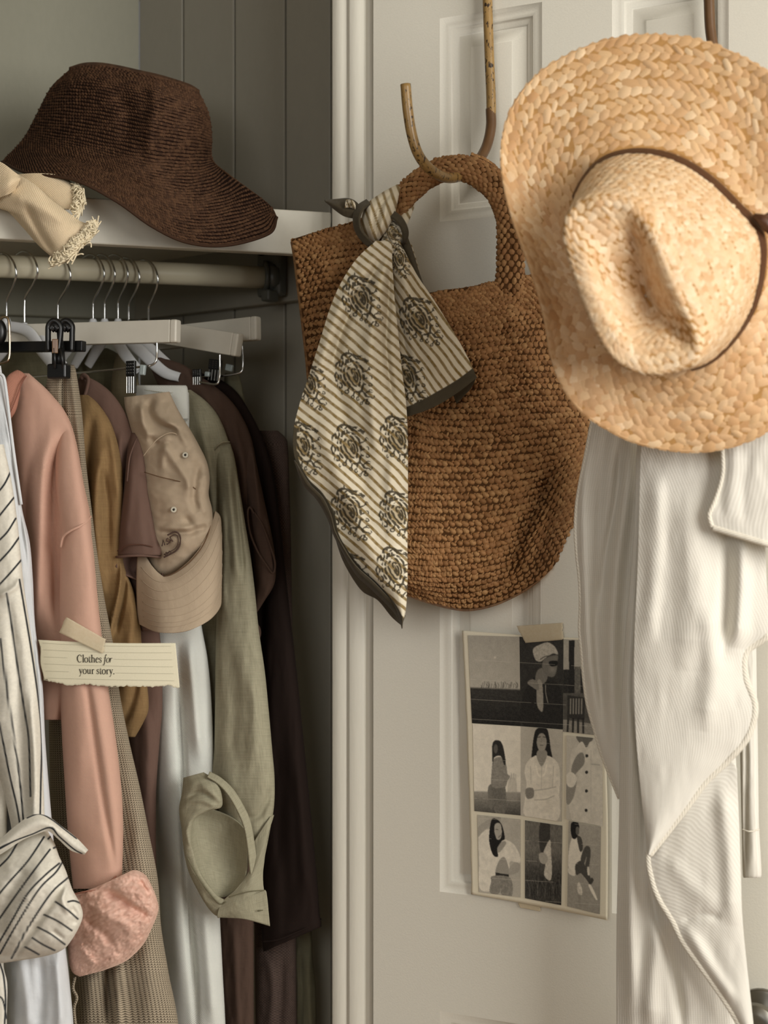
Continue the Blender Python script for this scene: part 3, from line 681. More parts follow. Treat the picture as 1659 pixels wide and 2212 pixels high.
tube('collar_seam', [W(*p) for p in [(57, 812, 1.992), (47, 828, 1.975), (38, 852, 1.968), (26, 882, 1.966), (19, 896, 1.972)]], .0009, fabric('pink_seam', '#8f5f50'), o, 6, 40)
slv = [([(175, 1420), (188, 1480), (205, 1600), (222, 1720), (235, 1800), (250, 1880)], -.006, 7), ([(200, 1480), (222, 1600), (238, 1700), (252, 1800)], .004, 14), ([(160, 1330), (165, 1500), (175, 1700)], .006, 22)]
loft('sleeve', [(930, 128, 158, 1.984, .02), (970, 120, 168, 1.978, .028), (1040, 120, 180, 1.97, .034), (1100, 126, 191, 1.966, .036), (1150, 133, 197, 1.964, .037), (1200, 131, 203, 1.962, .038), (1300, 129, 212, 1.96, .038), (1400, 129, 223, 1.96, .038), (1500, 130, 236, 1.96, .038),
    (1600, 134, 251, 1.958, .038), (1700, 140, 262, 1.957, .038), (1780, 145, 266, 1.956, .037), (1850, 151, 265, 1.955, .036), (1920, 158, 262, 1.955, .034)], f_pink, o, na=110, folds=slv, wr=(.0025, 50, 140))
tube('seam', [W(*p) for p in [(131, 1182, 1.944), (136, 1160, 1.934), (150, 1148, 1.926), (170, 1138, 1.924), (186, 1128, 1.932), (196, 1116, 1.952)]], .0016, f_pink, o, 8, 40)
loft('cuff', [(150, 1936, 262, 1898, 1.952, .036), (144, 1950, 285, 1880, 1.945, .044), (145, 1962, 312, 1888, 1.942, .050), (148, 1985, 330, 1918, 1.94, .054), (150, 2010, 340, 1946, 1.94, .055), (147, 2035, 342, 1968, 1.942, .053),
    (147, 2062, 328, 2005, 1.944, .048), (150, 2085, 308, 2042, 1.947, .040), (158, 2102, 272, 2076, 1.95, .030), (172, 2110, 225, 2096, 1.953, .014)], f_terry, o, na=260, step=1.5, caps='b', p=.8,
    folds=[([(225, 1925), (260, 1945), (290, 1965), (330, 1985)], -.014, 9), ([(180, 1985), (215, 2010), (245, 2040)], -.009, 10), ([(240, 1915), (280, 1925), (315, 1928)], .006, 12), ([(200, 1965), (260, 1990), (300, 2020)], .009, 16), ([(300, 1900), (318, 1928), (326, 1938)], -.010, 7), ([(165, 2040), (190, 2070), (210, 2090)], .006, 12)], wr=(.006, 30, 30), fine=(.0022, 5.0))
tube('cuff_seam', [W(*p) for p in [(150, 1934, 1.925), (185, 1926, 1.908), (212, 1922, 1.904), (238, 1905, 1.908), (262, 1880, 1.93)]], .0012, f_rib, o, 6, 40)
# 4 grey-beige knit clipped to the black hanger
f_knit = fabric('oatmeal_knit', '#b0a28c', '#3d352a', 'knit', .0040, 1.0, .15, .1, con=1.5)
o = thing('knit_skirt', 'long oatmeal open knit clipped in the black hanger', 'knitwear', WV(270, 2212, 2.02), G)
loft('panel', [(788, 106, 160, 2.015, .006), (806, 104, 165, 2.015, .012), (850, 96, 172, 2.02, .018), (900, 92, 178, 2.022, .020), (1000, 90, 186, 2.025, .024), (1100, 90, 198, 2.025, .026), (1200, 95, 211, 2.025, .028), (1300, 98, 227, 2.025, .03), (1400, 100, 246, 2.025, .03),
    (1500, 104, 259, 2.025, .032), (1600, 106, 279, 2.025, .034), (1700, 108, 302, 2.023, .036), (1800, 112, 322, 2.022, .038), (1900, 125, 341, 2.02, .04), (2000, 138, 348, 2.02, .04), (2100, 150, 364, 2.02, .04), (2240, 158, 388, 2.02, .04)], f_knit, o, na=130, thick=.003,
    folds=[([(137, 810), (136, 860), (140, 930)], -.010, 5), ([(152, 800), (165, 900), (180, 1020)], .006, 7), ([(236, 1900), (234, 2000), (233, 2120), (236, 2230)], -.030, 9), ([(290, 1700), (310, 1900), (320, 2100), (330, 2230)], .010, 24), ([(255, 2080), (258, 2230)], .012, 9), ([(190, 2100), (190, 2230)], .010, 20)], wr=(.004, 40, 160), uvs=1.0)
tube('loose_thread', [W(*p) for p in [(162, 2110, 1.982), (158, 2135, 1.98), (166, 2155, 1.978), (160, 2180, 1.978), (165, 2230, 1.978)]], .0022, f_knit, o, 8, 40)
# 5 mustard linen shirt
f_must = fabric('mustard_linen', '#8d734f', '#70573a', per=.0015, bump=.4, slub=.5, wrinkle=.5)
o = thing('mustard_shirt', 'mustard brown linen shirt beside the oatmeal knit', 'shirt', WV(300, 1590, 2.05), G)
loft('body', [(853, 170, 190, 2.062, .006), (866, 160, 206, 2.06, .014), (885, 155, 222, 2.058, .02), (915, 150, 240, 2.056, .026), (960, 150, 255, 2.055, .030), (1010, 150, 264, 2.054, .032), (1080, 152, 267, 2.053, .034), (1160, 160, 266, 2.052, .034), (1220, 168, 268, 2.052, .034),
    (1280, 180, 290, 2.052, .034), (1340, 190, 302, 2.052, .032), (1400, 200, 307, 2.052, .032), (1480, 215, 318, 2.052, .030), (1530, 225, 321, 2.052, .028), (1560, 235, 310, 2.052, .022), (1592, 250, 292, 2.052, .012)], f_must, o, na=110, caps='b',
    folds=[([(222, 960), (206, 1080), (212, 1200), (222, 1290)], .016, 12), ([(200, 900), (188, 1020), (190, 1120)], -.012, 10), ([(238, 930), (250, 1010), (256, 1080)], .008, 10), ([(262, 1210), (258, 1270), (243, 1340), (230, 1400)], .010, 4), ([(272, 1240), (266, 1300), (250, 1370)], -.012, 5),
           ([(215, 1000), (232, 1080), (236, 1200)], -.008, 8), ([(290, 1290), (280, 1400), (268, 1500)], .008, 12), ([(300, 1440), (285, 1520), (262, 1570)], -.008, 8)], wr=(.004, 26, 90))
# 6 taupe t-shirt
f_taupe = fabric('taupe_cotton_jersey', '#6d564c', '#564239', 'twill', .0013, .2, .12, .3)
o = thing('taupe_tshirt', 'taupe brown t-shirt whose short sleeve overlaps the beige cap', 't-shirt', WV(320, 1860, 2.08), G)
loft('body', [(814, 172, 190, 2.082, .006), (828, 165, 216, 2.082, .012), (850, 160, 242, 2.08, .018), (880, 160, 264, 2.078, .022), (920, 165, 284, 2.076, .026), (970, 170, 300, 2.075, .028), (1040, 185, 304, 2.075, .03), (1150, 200, 312, 2.075, .03), (1300, 220, 335, 2.078, .024), (1400, 240, 348, 2.08, .02),
    (1520, 270, 351, 2.082, .02), (1600, 278, 345, 2.084, .02), (1700, 284, 338, 2.086, .02), (1800, 290, 337, 2.086, .02), (1900, 295, 338, 2.086, .02)], f_taupe, o, na=100,
    folds=[([(262, 930), (258, 1000), (262, 1080)], .010, 8), ([(280, 960), (276, 1030), (272, 1100)], -.010, 6), ([(300, 1500), (318, 1600), (320, 1800)], .006, 14)], wr=(.003, 30, 120))
tube('collar', [W(*p) for p in [(176, 816, 2.07), (182, 812, 2.066), (190, 820, 2.062), (187, 840, 2.06), (180, 862, 2.06)]], .0045, f_taupe, o, 10, 30, flat=.6)
loft('sleeve', [(935, 282, 304, 2.052, .016), (980, 274, 312, 2.04, .024), (1050, 268, 320, 2.03, .03), (1120, 260, 331, 2.024, .033), (1160, 256, 339, 2.022, .034), (1190, 253, 1190, 2.02, .034)][:-1]+[(254, 1186, 347, 1182, 2.02, .034), (252, 1199, 350, 1199, 2.02, .034)], f_taupe, o, na=90, thick=.0022,
    folds=[([(285, 1000), (275, 1100), (268, 1180)], .005, 12), ([(312, 1030), (318, 1130), (325, 1200)], -.004, 10)], wr=(.002, 40, 100))
S = Surf(net([[(252, 1196), (285, 1192), (320, 1192), (350, 1198)], [(251, 1222), (285, 1218), (322, 1224), (352, 1240)], [(253, 1232), (285, 1234), (322, 1246), (351, 1258)], [(256, 1238), (285, 1248), (322, 1266), (347, 1284)]], 11, [[2.028, 2.035, 2.035, 2.026], [2.015, 2.05, 2.05, 2.012], [2.02, 2.046, 2.044, 2.016], [2.022, 2.026, 2.022, 2.014]]))
sheet('sleeve_lining', S, 40, 20, f_taupe, o, .002)
tube('sleeve_hem', [W(*p) for p in [(252, 1203, 2.018), (258, 1203, 2.0), (276, 1201, 1.990), (300, 1200, 1.985), (325, 1201, 1.987), (342, 1203, 1.996), (350, 1204, 2.014)]], .0018, f_taupe, o, 8, 40)
tube('seam', [W(*p) for p in [(254, 1190, 1.998), (275, 1178, 1.985), (300, 1176, 1.982), (325, 1180, 1.984), (345, 1190, 1.994)]], .0009, fabric('taupe_thread', '#5f4438'), o, 6, 30)
tube('seam', [W(*p) for p in [(275, 1040, 2.008), (280, 990, 2.016), (292, 955, 2.026), (303, 935, 2.038)]], .0012, f_taupe, o, 6, 30)
loft('inner_sleeve', [(292, 1222, 330, 1222, 2.05, .012), (292, 1262, 345, 1258, 2.04, .022), (297, 1300, 351, 1285, 2.035, .024), (300, 1330, 352, 1310, 2.035, .022), (303, 1352, 346, 1335, 2.035, .018), (308, 1364, 332, 1362, 2.037, .008)], f_taupe, o, na=60,
    folds=[([(348, 1255), (328, 1290), (326, 1330), (328, 1362)], -.012, 5), ([(340, 1262), (318, 1295), (318, 1340)], .008, 5)], thick=.002)
# 7 white jeans on the chrome clip
f_jean = fabric('white_denim', '#dcdcd4', '#b4b8b4', 'twill', .0019, .5, .1, .15)
o = thing('white_jeans', 'white denim jeans hung from a chrome clip behind the cap', 'trousers', WV(440, 2212, 2.1), G)
loft('leg', [(848, 300, 408, 2.09, .012), (900, 300, 409, 2.092, .016), (960, 300, 408, 2.094, .020), (1060, 300, 412, 2.096, .024), (1200, 300, 420, 2.098, .026), (1340, 302, 434, 2.1, .028), (1420, 306, 448, 2.1, .03), (1500, 316, 456, 2.1, .03), (1600, 325, 461, 2.1, .03), (1700, 332, 463, 2.1, .03), (1850, 338, 468, 2.1, .032), (2000, 342, 476, 2.1, .032), (2100, 348, 481, 2.1, .032), (2240, 356, 488, 2.1, .032)],
    f_jean, o, na=120, folds=[([(384, 1400), (388, 1500), (394, 1640), (398, 1800), (405, 1950), (418, 2100), (425, 2230)], -.016, 7), ([(408, 1380), (418, 1500), (430, 1640)], .014, 14), ([(448, 1400), (455, 1500), (458, 1600)], -.008, 6), ([(365, 1450), (362, 1600), (375, 1800), (385, 2000), (395, 2200)], .010, 22), ([(440, 1950), (450, 2080), (462, 2220)], .008, 14)], wr=(.002, 60, 200))
loft('waistband', [(832, 296, 401, 2.086, .010), (838, 294, 405, 2.085, .013), (862, 294, 407, 2.085, .015), (905, 296, 408, 2.087, .017)], f_jean, o, na=80, step=2, thick=.003, wr=None)
for yy, a_, b_ in ((848, 312, 405), (908, 380, 408)):
    tube('stitching', [W(a_, yy-6 if yy < 900 else yy, 2.074), W((a_+b_)/2, yy, 2.066), W(b_-3, yy+1, 2.066)], .0006, fabric('jean_thread', '#b9b6a6'), o, 6, 16)
# 8 sage linen shirt with a rolled open cuff
f_sage = fabric('sage_linen', '#a09b84', '#7e7a66', per=.0015, bump=.5, slub=.6, wrinkle=.4)
f_olive = fabric('dark_olive_linen', '#6f6a54', '#55513f', per=.0015, bump=.5, slub=.5, wrinkle=.4)  # dark olive is the cloth's own colour; also used for seams
o = thing('sage_linen_shirt', 'sage green linen shirt with a loosely rolled open cuff', 'shirt', WV(490, 2000, 2.1), G)
loft('body', [(842, 380, 412, 2.128, .008), (862, 370, 440, 2.126, .014), (890, 365, 466, 2.124, .02), (930, 360, 486, 2.122, .024), (980, 360, 500, 2.12, .026), (1060, 370, 512, 2.12, .026), (1200, 390, 525, 2.12, .026), (1350, 410, 515, 2.122, .024), (1500, 420, 500, 2.124, .022), (1660, 430, 490, 2.126, .02)], f_sage, o, na=100, caps='b',
    folds=[([(430, 900), (448, 980), (458, 1060), (465, 1150)], .010, 10), ([(420, 960), (440, 1060), (452, 1160)], -.010, 8)])
loft('sleeve', [(958, 465, 498, 2.105, .012), (990, 464, 507, 2.095, .02), (1050, 470, 517, 2.085, .026), (1120, 474, 528, 2.078, .03), (1200, 475, 541, 2.074, .032), (1280, 471, 551, 2.07, .034), (1360, 467, 559, 2.068, .036), (1450, 465, 572, 2.066, .038), (1540, 464, 581, 2.064, .038), (1620, 462, 588, 2.062, .038),
    (1680, 458, 593, 2.06, .036), (1740, 470, 592, 2.06, .034), (1800, 490, 582, 2.06, .03), (1860, 520, 570, 2.06, .024)], f_sage, o, na=110,
    folds=[([(490, 1000), (500, 1100), (512, 1250)], .007, 8), ([(505, 1020), (516, 1130), (528, 1250)], -.007, 6), ([(480, 1080), (482, 1200), (480, 1320)], .006, 8), ([(540, 1450), (550, 1560), (548, 1660)], .006, 14), ([(500, 1400), (505, 1550), (500, 1650)], -.005, 14), ([(590, 1700), (560, 1760), (525, 1770)], -.007, 8)])
tube('seam', [W(*p) for p in [(464, 972, 2.088), (470, 962, 2.082), (482, 955, 2.080), (496, 955, 2.088)]], .0013, f_sage, o, 6, 24)
# cuff: outer band loop round a hollow
inner = [[(412, 1770), (430, 1745), (470, 1752), (510, 1772), (536, 1800)], [(405, 1800), (420, 1775), (470, 1782), (515, 1800), (536, 1825)], [(410, 1840), (430, 1830), (480, 1840), (515, 1850), (535, 1862)], [(425, 1890), (450, 1885), (490, 1890), (515, 1893), (530, 1895)], [(455, 1935), (470, 1938), (485, 1938), (500, 1930), (514, 1918)]]
S = Surf(net(inner, 13, [[2.015, 2.03, 2.04, 2.035, 2.015], [2.005, 2.035, 2.048, 2.04, 2.015], [2.005, 2.035, 2.05, 2.042, 2.015], [2.01, 2.03, 2.045, 2.035, 2.015], [2.015, 2.025, 2.035, 2.03, 2.02]]), disp=lambda X, Y, u, v: .004*fbm(X/20, Y/30, 5))
sheet('cuff_lining', S, 60, 70, f_sage, o, .002)
left = [[(397, 1682), (420, 1668), (450, 1672), (462, 1690), (480, 1712), (505, 1745)], [(397, 1700), (425, 1685), (455, 1690), (478, 1712), (510, 1745), (530, 1778)]]
loft('rolled_edge', [(396, 1680, 440, 1668, 2.03, .010), (393, 1712, 470, 1690, 2.02, .018), (387, 1742, 480, 1740, 2.016, .020), (388, 1765, 450, 1752, 2.014, .018), (392, 1790, 420, 1772, 2.014, .016), (395, 1820, 414, 1812, 2.014, .013), (399, 1850, 420, 1842, 2.014, .011), (408, 1885, 432, 1880, 2.016, .010), (425, 1920, 452, 1912, 2.018, .010), (445, 1955, 475, 1938, 2.02, .010), (462, 1975, 500, 1945, 2.022, .010), (474, 1980, 520, 1950, 2.024, .008)],
     f_sage, o, na=60, p=.9, caps='tb', step=2.5, folds=[([(400, 1700), (430, 1690), (460, 1715), (500, 1745)], .006, 9), ([(395, 1745), (410, 1730), (440, 1730), (470, 1745)], .005, 7), ([(405, 1725), (430, 1712), (465, 1730)], -.005, 5), ([(412, 1775), (404, 1800), (412, 1830)], .004, 6)], wr=(.003, 24, 24))
S = Surf(net([[(452, 1668), (475, 1680), (500, 1702), (522, 1735), (540, 1775), (550, 1830), (556, 1880), (562, 1925)], [(448, 1678), (470, 1692), (492, 1716), (512, 1750), (528, 1790), (536, 1840), (540, 1880), (548, 1926)]], 30, [[2.012, 2.008, 2.008, 2.012, 2.014], [2.0, 1.998, 1.998, 2.004, 2.008]]))
sheet('cuff_band', S, 120, 10, f_sage, o, .003)
S = Surf(net([[(548, 1820), (580, 1770), (590, 1760)], [(540, 1880), (560, 1850), (580, 1800)], [(512, 1920), (540, 1905), (568, 1880)], [(480, 1950), (525, 1935), (570, 1922)], [(470, 1978), (520, 1955), (576, 1930)], [(475, 1980), (530, 1985), (583, 2000)]], 11, [[2.02, 2.025, 2.04], [2.012, 2.01, 2.02], [2.01, 2.004, 2.012], [2.012, 2.0, 2.006], [2.012, 1.998, 2.002], [2.014, 2.0, 2.004]]), disp=lambda X, Y, u, v: .004*fbm(X/25, Y/25, 8))
sheet('cuff_flap', S, 70, 80, f_sage, o, .003)
tube('flap_stitching', [W(*p) for p in [(494, 1938, 1.999), (520, 1930, 1.995), (545, 1925, 1.995), (571, 1923, 2.0)]], .0006, f_olive, o, 6, 20)
tube('seam', [W(*p) for p in [(404, 1852, 1.998), (425, 1890, 2.0), (448, 1924, 2.004), (474, 1952, 2.008), (488, 1948, 2.006)]], .0009, f_olive, o, 6, 24)
tube('buttonhole', [W(556, 1968, 1.994), W(568, 1966, 1.995)], .0008, f_olive, o, 6)
# 9 mauve-brown shirt
f_mauve = fabric('mauve_brown_linen', '#554339', '#41322b', per=.0014, bump=.4, slub=.3, wrinkle=.4)
f_shade_in = fabric('shirt_inside_shade', '#33261f', '#271c17')  # shirt brown darkened to paint the shade inside the sleeve opening
o = thing('mauve_shirt', 'mauve brown short-sleeved shirt behind the sage sleeve', 'shirt', WV(515, 2212, 2.14), G)
loft('body', [(772, 318, 350, 2.165, .006), (786, 320, 392, 2.162, .012), (806, 330, 424, 2.16, .016), (830, 340, 458, 2.158, .02), (858, 350, 492, 2.155, .022), (895, 360, 520, 2.152, .024), (950, 370, 544, 2.15, .026), (1030, 380, 558, 2.148, .026), (1100, 400, 565, 2.148, .026), (1200, 410, 550, 2.15, .024), (1400, 430, 545, 2.152, .022),
    (1700, 450, 545, 2.155, .02), (2000, 470, 548, 2.155, .02), (2240, 478, 549, 2.155, .02)], f_mauve, o, na=100, folds=[([(420, 830), (470, 900), (490, 1000)], .008, 14), ([(500, 900), (524, 1000), (530, 1100)], .008, 10), ([(505, 2000), (515, 2240)], .004, 8), ([(488, 1000), (510, 1100)], -.008, 8)])
loft('sleeve', [(960, 520, 546, 2.13, .014), (1030, 524, 560, 2.12, .02), (1090, 533, 573, 2.114, .022), (1150, 540, 586, 2.11, .022), (1210, 546, 595, 2.11, .022), (1260, 550, 593, 2.11, .02), (1300, 548, 570, 2.112, .014), (1322, 549, 556, 2.113, .006)], f_mauve, o, na=64, caps='b',
     folds=[([(548, 980), (556, 1060), (562, 1140)], .006, 7)])
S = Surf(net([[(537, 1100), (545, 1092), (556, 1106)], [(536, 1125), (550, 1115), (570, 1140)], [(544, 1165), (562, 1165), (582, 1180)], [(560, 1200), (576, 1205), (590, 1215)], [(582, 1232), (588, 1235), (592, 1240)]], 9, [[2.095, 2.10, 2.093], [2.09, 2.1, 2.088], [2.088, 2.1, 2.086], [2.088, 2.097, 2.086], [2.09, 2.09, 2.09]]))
sheet('sleeve_opening_shade', S, 24, 30, f_shade_in, o, .0008)
tube('sleeve_edge', [W(*p) for p in [(549, 1110, 2.084), (540, 1096, 2.084), (535, 1108, 2.082), (540, 1150, 2.080), (556, 1190, 2.08), (575, 1220, 2.08), (590, 1238, 2.085), (594, 1215, 2.085), (584, 1180, 2.082), (567, 1135, 2.082), (550, 1108, 2.085)]], .0016, f_mauve, o, 8, 70)
tube('drawstring', [W(*p) for p in [(549, 1320, 2.105), (552, 1345, 2.104), (559, 1358, 2.103), (560, 1372, 2.103), (555, 1381, 2.104), (551, 1368, 2.105)]], .0025, f_mauve, o, 8, 40)
# 10 dark brown long sleeve
f_dk = fabric('dark_brown_jersey', '#251b17', '#1b1310', 'twill', .0014, .2, .08, .2, sheen=.05)
o = thing('dark_brown_top', 'very dark brown long-sleeved top near the closet wall', 'top', WV(620, 2050, 2.17), G)
loft('body', [(796, 362, 392, 2.19, .006), (806, 370, 436, 2.188, .010), (822, 380, 480, 2.186, .014), (850, 390, 514, 2.184, .017), (895, 400, 543, 2.182, .02), (940, 410, 565, 2.18, .022), (1000, 420, 585, 2.178, .022), (1100, 430, 600, 2.178, .022), (1400, 470, 600, 2.18, .02), (1800, 500, 600, 2.182, .02), (1995, 520, 600, 2.182, .02)], f_dk, o, na=80)
loft('sleeve', [(930, 540, 562, 2.165, .012), (1000, 555, 586, 2.16, .018), (1100, 566, 602, 2.155, .022), (1200, 570, 613, 2.152, .024), (1320, 570, 626, 2.15, .026), (1450, 565, 641, 2.148, .028), (1600, 560, 656, 2.146, .03), (1750, 560, 671, 2.145, .03), (1900, 562, 685, 2.144, .03), (565, 1998, 690, 1970, 2.144, .03), (567, 2040, 694, 1992, 2.144, .03), (569, 2056, 694, 2002, 2.144, .028)], f_dk, o, na=80, thick=.003,
     folds=[([(640, 1600), (655, 1800), (668, 1960)], .008, 14), ([(600, 1500), (610, 1800), (615, 2000)], -.005, 20)])
tube('hem_seam', [W(*p) for p in [(567, 2034, 2.122), (600, 2030, 2.108), (640, 2014, 2.106), (675, 1998, 2.112), (693, 1985, 2.132)]], .0012, fabric('dark_thread', '#241a16'), o, 6, 30)
# 11 coarse tweed and 12 pale green cloth behind
f_tweed = fabric('brown_tweed', '#5c4d46', '#251d1a', 'plain', .0042, 1.0, .3, .2, sheen=.05)
o = thing('tweed_coat', 'coarse brown tweed garment behind the dark brown sleeve', 'coat', WV(600, 2212, 2.2), G)
loft('panel', [(930, 560, 600, 2.205, .008), (945, 556, 616, 2.205, .012), (965, 552, 622, 2.204, .015), (1050, 550, 625, 2.203, .018), (1150, 545, 628, 2.202, .018), (1400, 545, 632, 2.202, .018), (1800, 548, 638, 2.202, .018), (2050, 550, 640, 2.202, .018), (2240, 552, 642, 2.202, .018)], f_tweed, o, na=70, folds=[([(575, 2060), (590, 2140), (580, 2230)], .005, 10), ([(612, 2060), (604, 2230)], -.005, 8)])
f_pale = fabric('pale_green_linen', '#77745f', '#5d5b4a', per=.0015, bump=.4, slub=.3, wrinkle=.5)
o = thing('pale_linen_trousers', 'pale grey-green linen trousers clipped to the hanger nearest the wall', 'trousers', WV(655, 2212, 2.2), G)
loft('leg', [(806, 486, 516, 2.178, .005), (830, 484, 522, 2.18, .008), (880, 486, 532, 2.19, .010), (1000, 500, 560, 2.215, .010), (1300, 540, 600, 2.218, .010), (1700, 590, 640, 2.212, .010), (2000, 625, 672, 2.208, .012), (2060, 630, 675, 2.207, .012), (2140, 634, 682, 2.206, .014), (2240, 638, 684, 2.206, .014)], f_pale, o, na=50, caps='t', folds=[([(648, 2050), (652, 2140), (648, 2230)], -.008, 5), ([(664, 2060), (672, 2230)], .006, 7)])
# 13 olive shirts further back
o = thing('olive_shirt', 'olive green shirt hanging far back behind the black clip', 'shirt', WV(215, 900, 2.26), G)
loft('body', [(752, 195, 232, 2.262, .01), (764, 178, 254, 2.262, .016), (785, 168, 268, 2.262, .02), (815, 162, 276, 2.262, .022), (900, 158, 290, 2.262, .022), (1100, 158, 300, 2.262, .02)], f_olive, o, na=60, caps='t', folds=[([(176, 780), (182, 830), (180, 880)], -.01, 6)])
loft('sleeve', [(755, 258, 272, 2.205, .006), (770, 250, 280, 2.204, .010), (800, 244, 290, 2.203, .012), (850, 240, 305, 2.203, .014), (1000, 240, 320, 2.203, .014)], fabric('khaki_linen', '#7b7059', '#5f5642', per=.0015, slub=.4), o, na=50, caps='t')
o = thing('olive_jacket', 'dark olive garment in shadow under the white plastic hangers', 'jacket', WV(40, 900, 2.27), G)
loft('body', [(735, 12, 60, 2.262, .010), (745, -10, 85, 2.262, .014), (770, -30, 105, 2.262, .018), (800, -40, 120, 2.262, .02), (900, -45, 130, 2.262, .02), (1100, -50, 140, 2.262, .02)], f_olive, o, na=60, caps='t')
# ================================================================ beige cap hung in front of the jeans
f_cap = fabric('beige_cap_cotton', '#b3a18b', '#988770', 'twill', .0012, .25, .12, .35)
f_capd = fabric('cap_thread_dark', '#6d5540'); f_eye = fabric('cap_eyelet_thread', '#c9c2b0'); f_emb = fabric('cap_embroidery_thread', '#54423a')
o = thing('baseball_cap', 'faded beige baseball cap clipped up by its strap', 'cap', WV(390, 1365, 2.04))
cf = [([(330, 860), (322, 890), (345, 920), (395, 935)], -.016, 9), ([(350, 905), (380, 925), (405, 960)], .008, 8), ([(305, 870), (308, 910), (325, 950)], .010, 8), ([(350, 950), (380, 1000), (405, 1040), (412, 1075)], .007, 8), ([(430, 1000), (418, 1060), (425, 1110)], -.010, 9),
      ([(395, 1110), (420, 1140), (452, 1140)], -.009, 8), ([(350, 1150), (395, 1150), (430, 1148)], -.008, 7), ([(345, 1140), (390, 1142), (430, 1135)], .006, 8), ([(440, 1020), (452, 1050), (446, 1075)], .008, 8), ([(365, 935), (352, 985), (352, 1020)], .005, 7), ([(320, 940), (340, 960), (372, 952)], -.006, 7)]
loft('crown', [(268, 858, 366, 846, 2.055, .012), (270, 880, 378, 872, 2.05, .02), (276, 905, 392, 898, 2.045, .03), (284, 935, 412, 930, 2.04, .036), (292, 965, 430, 962, 2.036, .042), (298, 1000, 447, 998, 2.034, .046), (300, 1040, 453, 1032, 2.032, .050), (302, 1080, 451, 1068, 2.031, .052), (304, 1120, 458, 1100, 2.031, .052),
      (306, 1165, 459, 1130, 2.032, .050), (310, 1205, 452, 1158, 2.033, .046), (318, 1232, 436, 1188, 2.035, .040), (330, 1246, 412, 1214, 2.037, .032), (345, 1248, 388, 1232, 2.04, .022)], f_cap, o, na=120, step=2, folds=cf, wr=(.005, 28, 28), caps='tb')
S = Surf(net([[(300, 1180), (350, 1246), (395, 1226), (432, 1186), (455, 1138), (464, 1105)], [(298, 1230), (345, 1268), (400, 1252), (444, 1208), (468, 1150), (473, 1118)], [(298, 1280), (345, 1305), (405, 1295), (452, 1250), (474, 1190), (475, 1150)], [(300, 1322), (345, 1340), (405, 1335), (452, 1302), (474, 1250), (475, 1200)], [(304, 1348), (345, 1366), (400, 1364), (445, 1343), (472, 1312), (475, 1280)]], 17,
      [[2.025, 1.995, 1.988, 1.992, 2.01, 2.03], [2.02, 1.985, 1.976, 1.982, 2.005, 2.03], [2.02, 1.978, 1.968, 1.976, 2.0, 2.03], [2.02, 1.974, 1.964, 1.972, 2.0, 2.03], [2.02, 1.974, 1.962, 1.97, 2.0, 2.03]]))
sheet('brim', S, 90, 70, f_cap, o, .005)
for k, v in enumerate((.18, .32, .45, .57, .68, .78, .87)):
    u = np.linspace(.05, .97, 40); tube('brim_stitching', S(u, np.full(40, v))+S.normal(u, np.full(40, v))*.0026, .00045, f_cap, o, 6)
tube('brim_join', [W(*p) for p in [(345, 1248, 1.995), (372, 1240, 1.986), (398, 1224, 1.983), (420, 1203, 1.982), (440, 1175, 1.984), (453, 1140, 1.992), (457, 1100, 2.01)]], .0009, f_capd, o, 6, 40)
for ex, ey, Y in ((400, 983, 1.982), (375, 1101, 1.976)):
    c = W(ex, ey, Y); a_ = np.linspace(0, 2*np.pi, 20, endpoint=False)
    tube('eyelet', c+np.stack([np.cos(a_), np.sin(a_)*.25, np.sin(a_)], -1)*.0029, .0015, f_eye, o, 8, closed=True)
    tube('eyelet_hole', [c+np.array([0, .001, 0]), c+np.array([0, -.0008, 0])], .0014, m_blk, o, 10)
tube('crown_seam', [W(*p) for p in [(312, 1020, 1.995), (345, 1030, 1.983), (375, 1037, 1.979), (405, 1045, 1.978), (425, 1058, 1.982)]], .0007, f_capd, o, 6, 30)
tube('crown_seam', [W(*p) for p in [(310, 985, 2.0), (325, 965, 1.995), (345, 945, 1.995), (372, 935, 1.996), (400, 950, 1.996)]], .0008, f_cap, o, 6, 30)
tube('embroidered_ring', [W(*p) for p in [(362, 1156, 1.9835), (378, 1149, 1.983), (388, 1156, 1.982), (390, 1172, 1.982), (382, 1188, 1.984), (368, 1197, 1.986), (354, 1204, 1.988)]], .0011, f_emb, o, 6, 40)
tube('embroidered_ring', [W(*p) for p in [(366, 1161, 1.984), (377, 1155, 1.9835), (384, 1160, 1.982), (385, 1172, 1.982), (378, 1185, 1.984), (366, 1192, 1.986), (354, 1198, 1.988)]], .0007, f_emb, o, 6, 40)
def emb(pts): return tube('embroidered_letter', [W(x, y, 1.984) for x, y in pts], .0009, f_emb, o, 6)
emb([(350, 1180), (352.5, 1166), (356, 1178)]); emb([(363.5, 1163), (360, 1164.5), (359.5, 1168), (364, 1170), (364.5, 1174), (360, 1176)]); emb([(366.5, 1173), (368, 1160), (373, 1170)]); emb([(367.5, 1168), (371, 1166)])
emb([(357, 1200), (359, 1193), (363, 1194), (361, 1198), (357, 1200)]); emb([(364, 1196), (366, 1190), (369, 1192), (368, 1196)])

